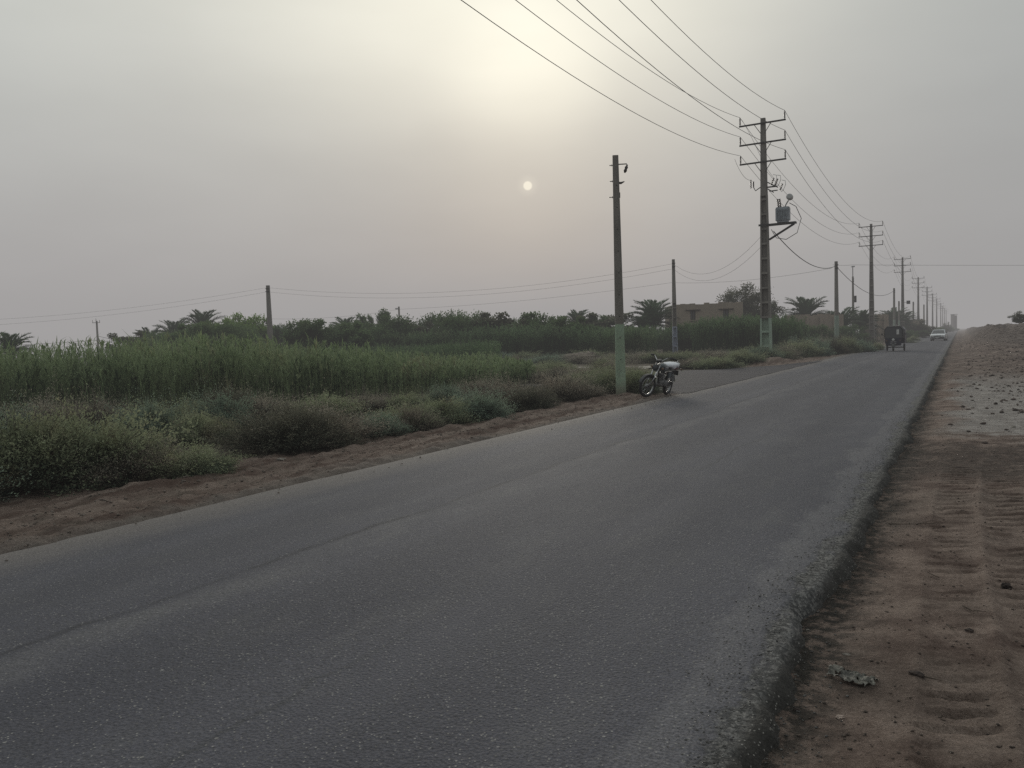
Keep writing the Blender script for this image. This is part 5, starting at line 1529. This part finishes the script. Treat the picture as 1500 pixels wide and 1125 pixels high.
# ------------------------------------------------------------------ three wheeler (local x forward)
def three_wheeler():
    x, y = gp(1309, 515.5)
    o = thing('three_wheeler', 'dark blue motor tricycle with a black canopy coming towards the camera', 'tricycle', (x, y, .035), R(-90-1))
    def wheel(cx, cy, par):
        w = bpy.data.objects.new('wheel', None); link(w, par)
        T = MB(); T.torus((cx, cy, .27), (0, 1, 0), .215, (.055, .055), 24, 8); T.build('tyre', M['black'], w, smooth=True)
        T = MB(); T.lathe((cx, cy-.04, .27), (0, 1, 0), [(0, .17), (.02, .10), (.06, .10), (.08, .17)], 16); T.build('rim', M['alu'], w)
    wheel(0.25, 0, o); wheel(-1.75, .58, o); wheel(-1.75, -.58, o)
    for s in (-1, 1): MB().tube([(.25, s*.09, .27), (.10, s*.09, .85)], .03, 8).build('fork_leg', M['alu'], o)
    q = MB(); secs = []
    for k in range(9):
        a = R(15+k*18); r_ = .33; secs.append([(.25+cos(a)*r_, -.09, .27+sin(a)*r_-.02), (.25+cos(a)*r_, -.07, .27+sin(a)*r_), (.25+cos(a)*r_, .07, .27+sin(a)*r_), (.25+cos(a)*r_, .09, .27+sin(a)*r_-.02)])
    q.loft(secs); q.build('mudguard', M['blackplastic'], o)
    hl = MB(); hl.lathe((.16, 0, .86), (1, 0, 0), [(0, .06), (.06, .10), (.12, .10)], 16); h = hl.build('headlight', M['blackplastic'], o)
    MB().lathe((.28, 0, .86), (1, 0, 0), [(.001, .09), (.012, .05)], 16).build('lens', M['lamp'], h)
    # front apron, leg shields
    q = MB(); q.loft([[(.12, -.50, .42), (.12, .50, .42), (.02, .50, .42), (.02, -.50, .42)], [(.16, -.56, .95), (.16, .56, .95), (.05, .56, .95), (.05, -.56, .95)]]); q.build('leg_shield', M['blue'], o, bevel=.03)
    q = MB(); q.box((.17, 0, .70), (.03, .42, .03)); q.box((.17, 0, .58), (.03, .42, .03)); q.build('crash_bar', M['chrome'], o)
    # canopy with rounded shoulders and windscreen
    secs = []
    for xx, s in ((.05, 1.0), (-.9, 1.03), (-1.25, 1.03)):
        secs.append([(xx, -.60*s, .95), (xx, -.63*s, 1.25), (xx, -.60*s, 1.62), (xx, -.42*s, 1.83*s), (xx, .42*s, 1.83*s), (xx, .60*s, 1.62), (xx, .63*s, 1.25), (xx, .60*s, .95), (xx, .56*s, .96), (xx, .56*s, 1.60), (xx, .40*s, 1.78*s), (xx, -.40*s, 1.78*s), (xx, -.56*s, 1.60), (xx, -.56*s, .96)])
    q = MB(); q.loft(secs); q.build('canopy', M['canvas'], o)
    ws = MB(); ws.loft([[(.10, -.555, .98), (.10, .555, .98), (.06, .555, 1.58), (.05, .40, 1.775), (.05, -.40, 1.775), (.06, -.555, 1.58)], [(.085, -.555, .98), (.085, .555, .98), (.045, .555, 1.58), (.035, .40, 1.775), (.035, -.40, 1.775), (.045, -.555, 1.58)]]); ws.build('windscreen', M['glass'], o)
    MB().box((.112, .29, 1.42), (.012, .17, .36), Matrix.Rotation(R(-4), 3, 'Y')).build('bright_pane', M['lamp'], o)  # pale plate paints the bright light on part of the windscreen pane
    for s in (-1, 1):
        MB().tube([(.0, s*.60, 1.15), (.06, s*.74, 1.22)], .012, 6).build('mirror_arm', M['blackplastic'], o)
        MB().box((.06, s*.76, 1.27), (.03, .10, .14)).build('mirror', M['blackplastic'], o, bevel=.01)
    MB().tube([(-.05, -.36, 1.06), (.02, 0, 1.02), (-.05, .36, 1.06)], .016, 6).build('handlebar', M['blackplastic'], o)
    # cargo box
    q = MB()
    q.box((-1.75, 0, .60), (1.5, 1.28, .06)); q.box((-1.75, .64, .86), (1.5, .04, .5)); q.box((-1.75, -.64, .86), (1.5, .04, .5)); q.box((-1.02, 0, .86), (.04, 1.24, .48)); q.box((-2.48, 0, .86), (.04, 1.24, .48))
    q.build('cargo_box', M['blue'], o)
    q = MB(); secs = [[(xx, -.66, 1.1), (xx, -.64, 1.6), (xx, -.45, 1.8), (xx, .45, 1.8), (xx, .64, 1.6), (xx, .66, 1.1)] for xx in (-1.28, -2.5)]
    q.loft(secs); q.build('tarpaulin', M['blue'], o)
    q = MB(); q.tube([(-1.75, -.55, .27), (-1.75, .55, .27)], .04, 8); q.box((-.8, 0, .45), (1.9, .3, .1)); q.box((-.55, 0, .68), (.5, .5, .26)); q.build('chassis', M['blackplastic'], o)
    q = MB(); q.box((-.55, 0, .86), (.5, .42, .1)); q.build('seat', M['blackplastic'], o, bevel=.03)
    MB().tube([(.16, -.44, .80), (.20, -.44, .80)], .05, 10).build('indicator', M['amber'], o); MB().tube([(.16, .44, .80), (.20, .44, .80)], .05, 10).build('indicator', M['amber'], o)
three_wheeler()

# ------------------------------------------------------------------ white saloon (local x forward)
def car():
    x, y = gp(1375.5, 499.3)
    o = thing('car', 'white saloon car driving towards the camera with dark grille', 'car', (x, y, .03), R(-90-4))
    prof = [(-2.05, .32, .70), (-2.08, .55, .76), (-1.95, .86, .80), (-1.2, .92, .82), (-.0, .92, .83), (.85, .90, .82), (1.65, .82, .80), (2.02, .70, .76), (2.10, .48, .74), (2.08, .30, .70)]
    top = [(p[0], p[1]) for p in prof]
    q = MB(); secs = []
    for yy, s in ((-.84, .0), (-.80, .05), (0, .09), (.80, .05), (.84, .0)):
        ring = [(px_*(.985 if abs(yy) > .82 else 1), yy, pz+(s if 3 <= i <= 7 else 0)*.5) for i, (px_, pz) in enumerate(top)]
        secs.append(ring+[(2.0, yy, .24), (-2.0, yy, .24)])
    q.loft(secs); q.build('body', M['white'], o, smooth=False, bevel=.03)
    cab = MB()
    def ring(z, w, x0, x1): return [(x0, -w, z), (x1, -w, z), (x1, w, z), (x0, w, z)]
    cab.loft([ring(.93, .76, -1.55, .95), ring(1.38, .60, -.95, .25)]); cab.build('glasshouse', M['glass'], o, bevel=.04)
    rf = MB(); rf.loft([ring(1.37, .615, -.98, .28), ring(1.43, .56, -.85, .18)]); rf.build('roof', M['white'], o, bevel=.03)
    for s in (-1, 1):
        pl = MB(); pl.tube([(.93, s*.765, .94), (.27, s*.61, 1.38)], .035, 6); pl.tube([(-.30, s*.765, .94), (-.33, s*.62, 1.38)], .03, 6); pl.tube([(-1.53, s*.765, .94), (-.95, s*.61, 1.38)], .05, 6); pl.build('pillar', M['white'], o)
        MB().box((.75, s*.93, 1.0), (.12, .16, .12)).build('mirror', M['blackplastic'], o, bevel=.03)
        MB().box((2.085, s*.60, .64), (.05, .34, .15)).build('headlight', M['lamp'], o, bevel=.02)
        for wx in (1.32, -1.28):
            w = bpy.data.objects.new('wheel', None); link(w, o)
            T = MB(); T.lathe((wx, s*.66, .30), (0, s, 0), [(0, .24), (.02, .30), (.17, .30), (.19, .24)], 24); T.build('tyre', M['black'], w)
            T = MB(); T.lathe((wx, s*.84, .30), (0, s, 0), [(0, .19), (.015, .17), (.02, .06)], 16); T.build('rim', M['alu'], w)
            # dark wheel arch
            MB().lathe((wx, s*.70, .33), (0, s, 0), [(0, .36), (.143, .36)], 24).build('wheel_arch', M['black'], o)
    MB().box((2.105, 0, .63), (.03, .80, .13)).build('grille', M['black'], o)
    MB().box((2.10, 0, .42), (.14, 1.62, .16)).build('bumper', M['blackplastic'], o, bevel=.04)
    MB().box((2.18, 0, .42), (.02, .42, .10)).build('number_plate', M['lamp'], o)
    MB().box((1.9, 0, .26), (.3, 1.4, .12)).build('air_dam', M['black'], o)
car()

# ------------------------------------------------------------------ camera
cam = bpy.data.cameras.new('camera'); co = bpy.data.objects.new('camera', cam); link(co)
cam.sensor_fit = 'HORIZONTAL'; cam.sensor_width = 36; cam.lens = 36*FPX/CW
cam.clip_start = .05; cam.clip_end = 12000
fwd = Vector((-sin(YAW)*cos(PITCH), cos(YAW)*cos(PITCH), -sin(PITCH)))
right = Vector((cos(YAW), sin(YAW), 0)); up_ = right.cross(fwd)
# roll: the scene leans anticlockwise in the picture
r2 = right*cos(ROLL)-up_*sin(ROLL)*-1*-1; 
u2 = fwd.cross(r2)*-1
u2 = r2.cross(fwd)
mat = Matrix((r2, u2, -fwd)).transposed().to_4x4(); mat.translation = (0, 0, EYE)
co.matrix_world = mat
scene.camera = co
scene.view_settings.view_transform = 'Standard'; scene.view_settings.look = 'None'; scene.view_settings.exposure = 0; scene.view_settings.gamma = 1
scene.cycles.max_bounces = 5; scene.cycles.diffuse_bounces = 2; scene.cycles.glossy_bounces = 2; scene.cycles.transmission_bounces = 2
scene.cycles.transparent_max_bounces = 8; scene.cycles.volume_bounces = 0
scene.cycles.use_denoising = False; scene.cycles.sample_clamp_indirect = 3; scene.cycles.sample_clamp_direct = 12
# unused prototypes never stay in the scene
for k, o in list(PB.items()):
    if k not in used:
        for c in list(o.children): bpy.data.objects.remove(c)
        bpy.data.objects.remove(o)
for k, (o, a, b) in TR.items():
    if k not in tused:
        for c in list(o.children): bpy.data.objects.remove(c)
        bpy.data.objects.remove(o)
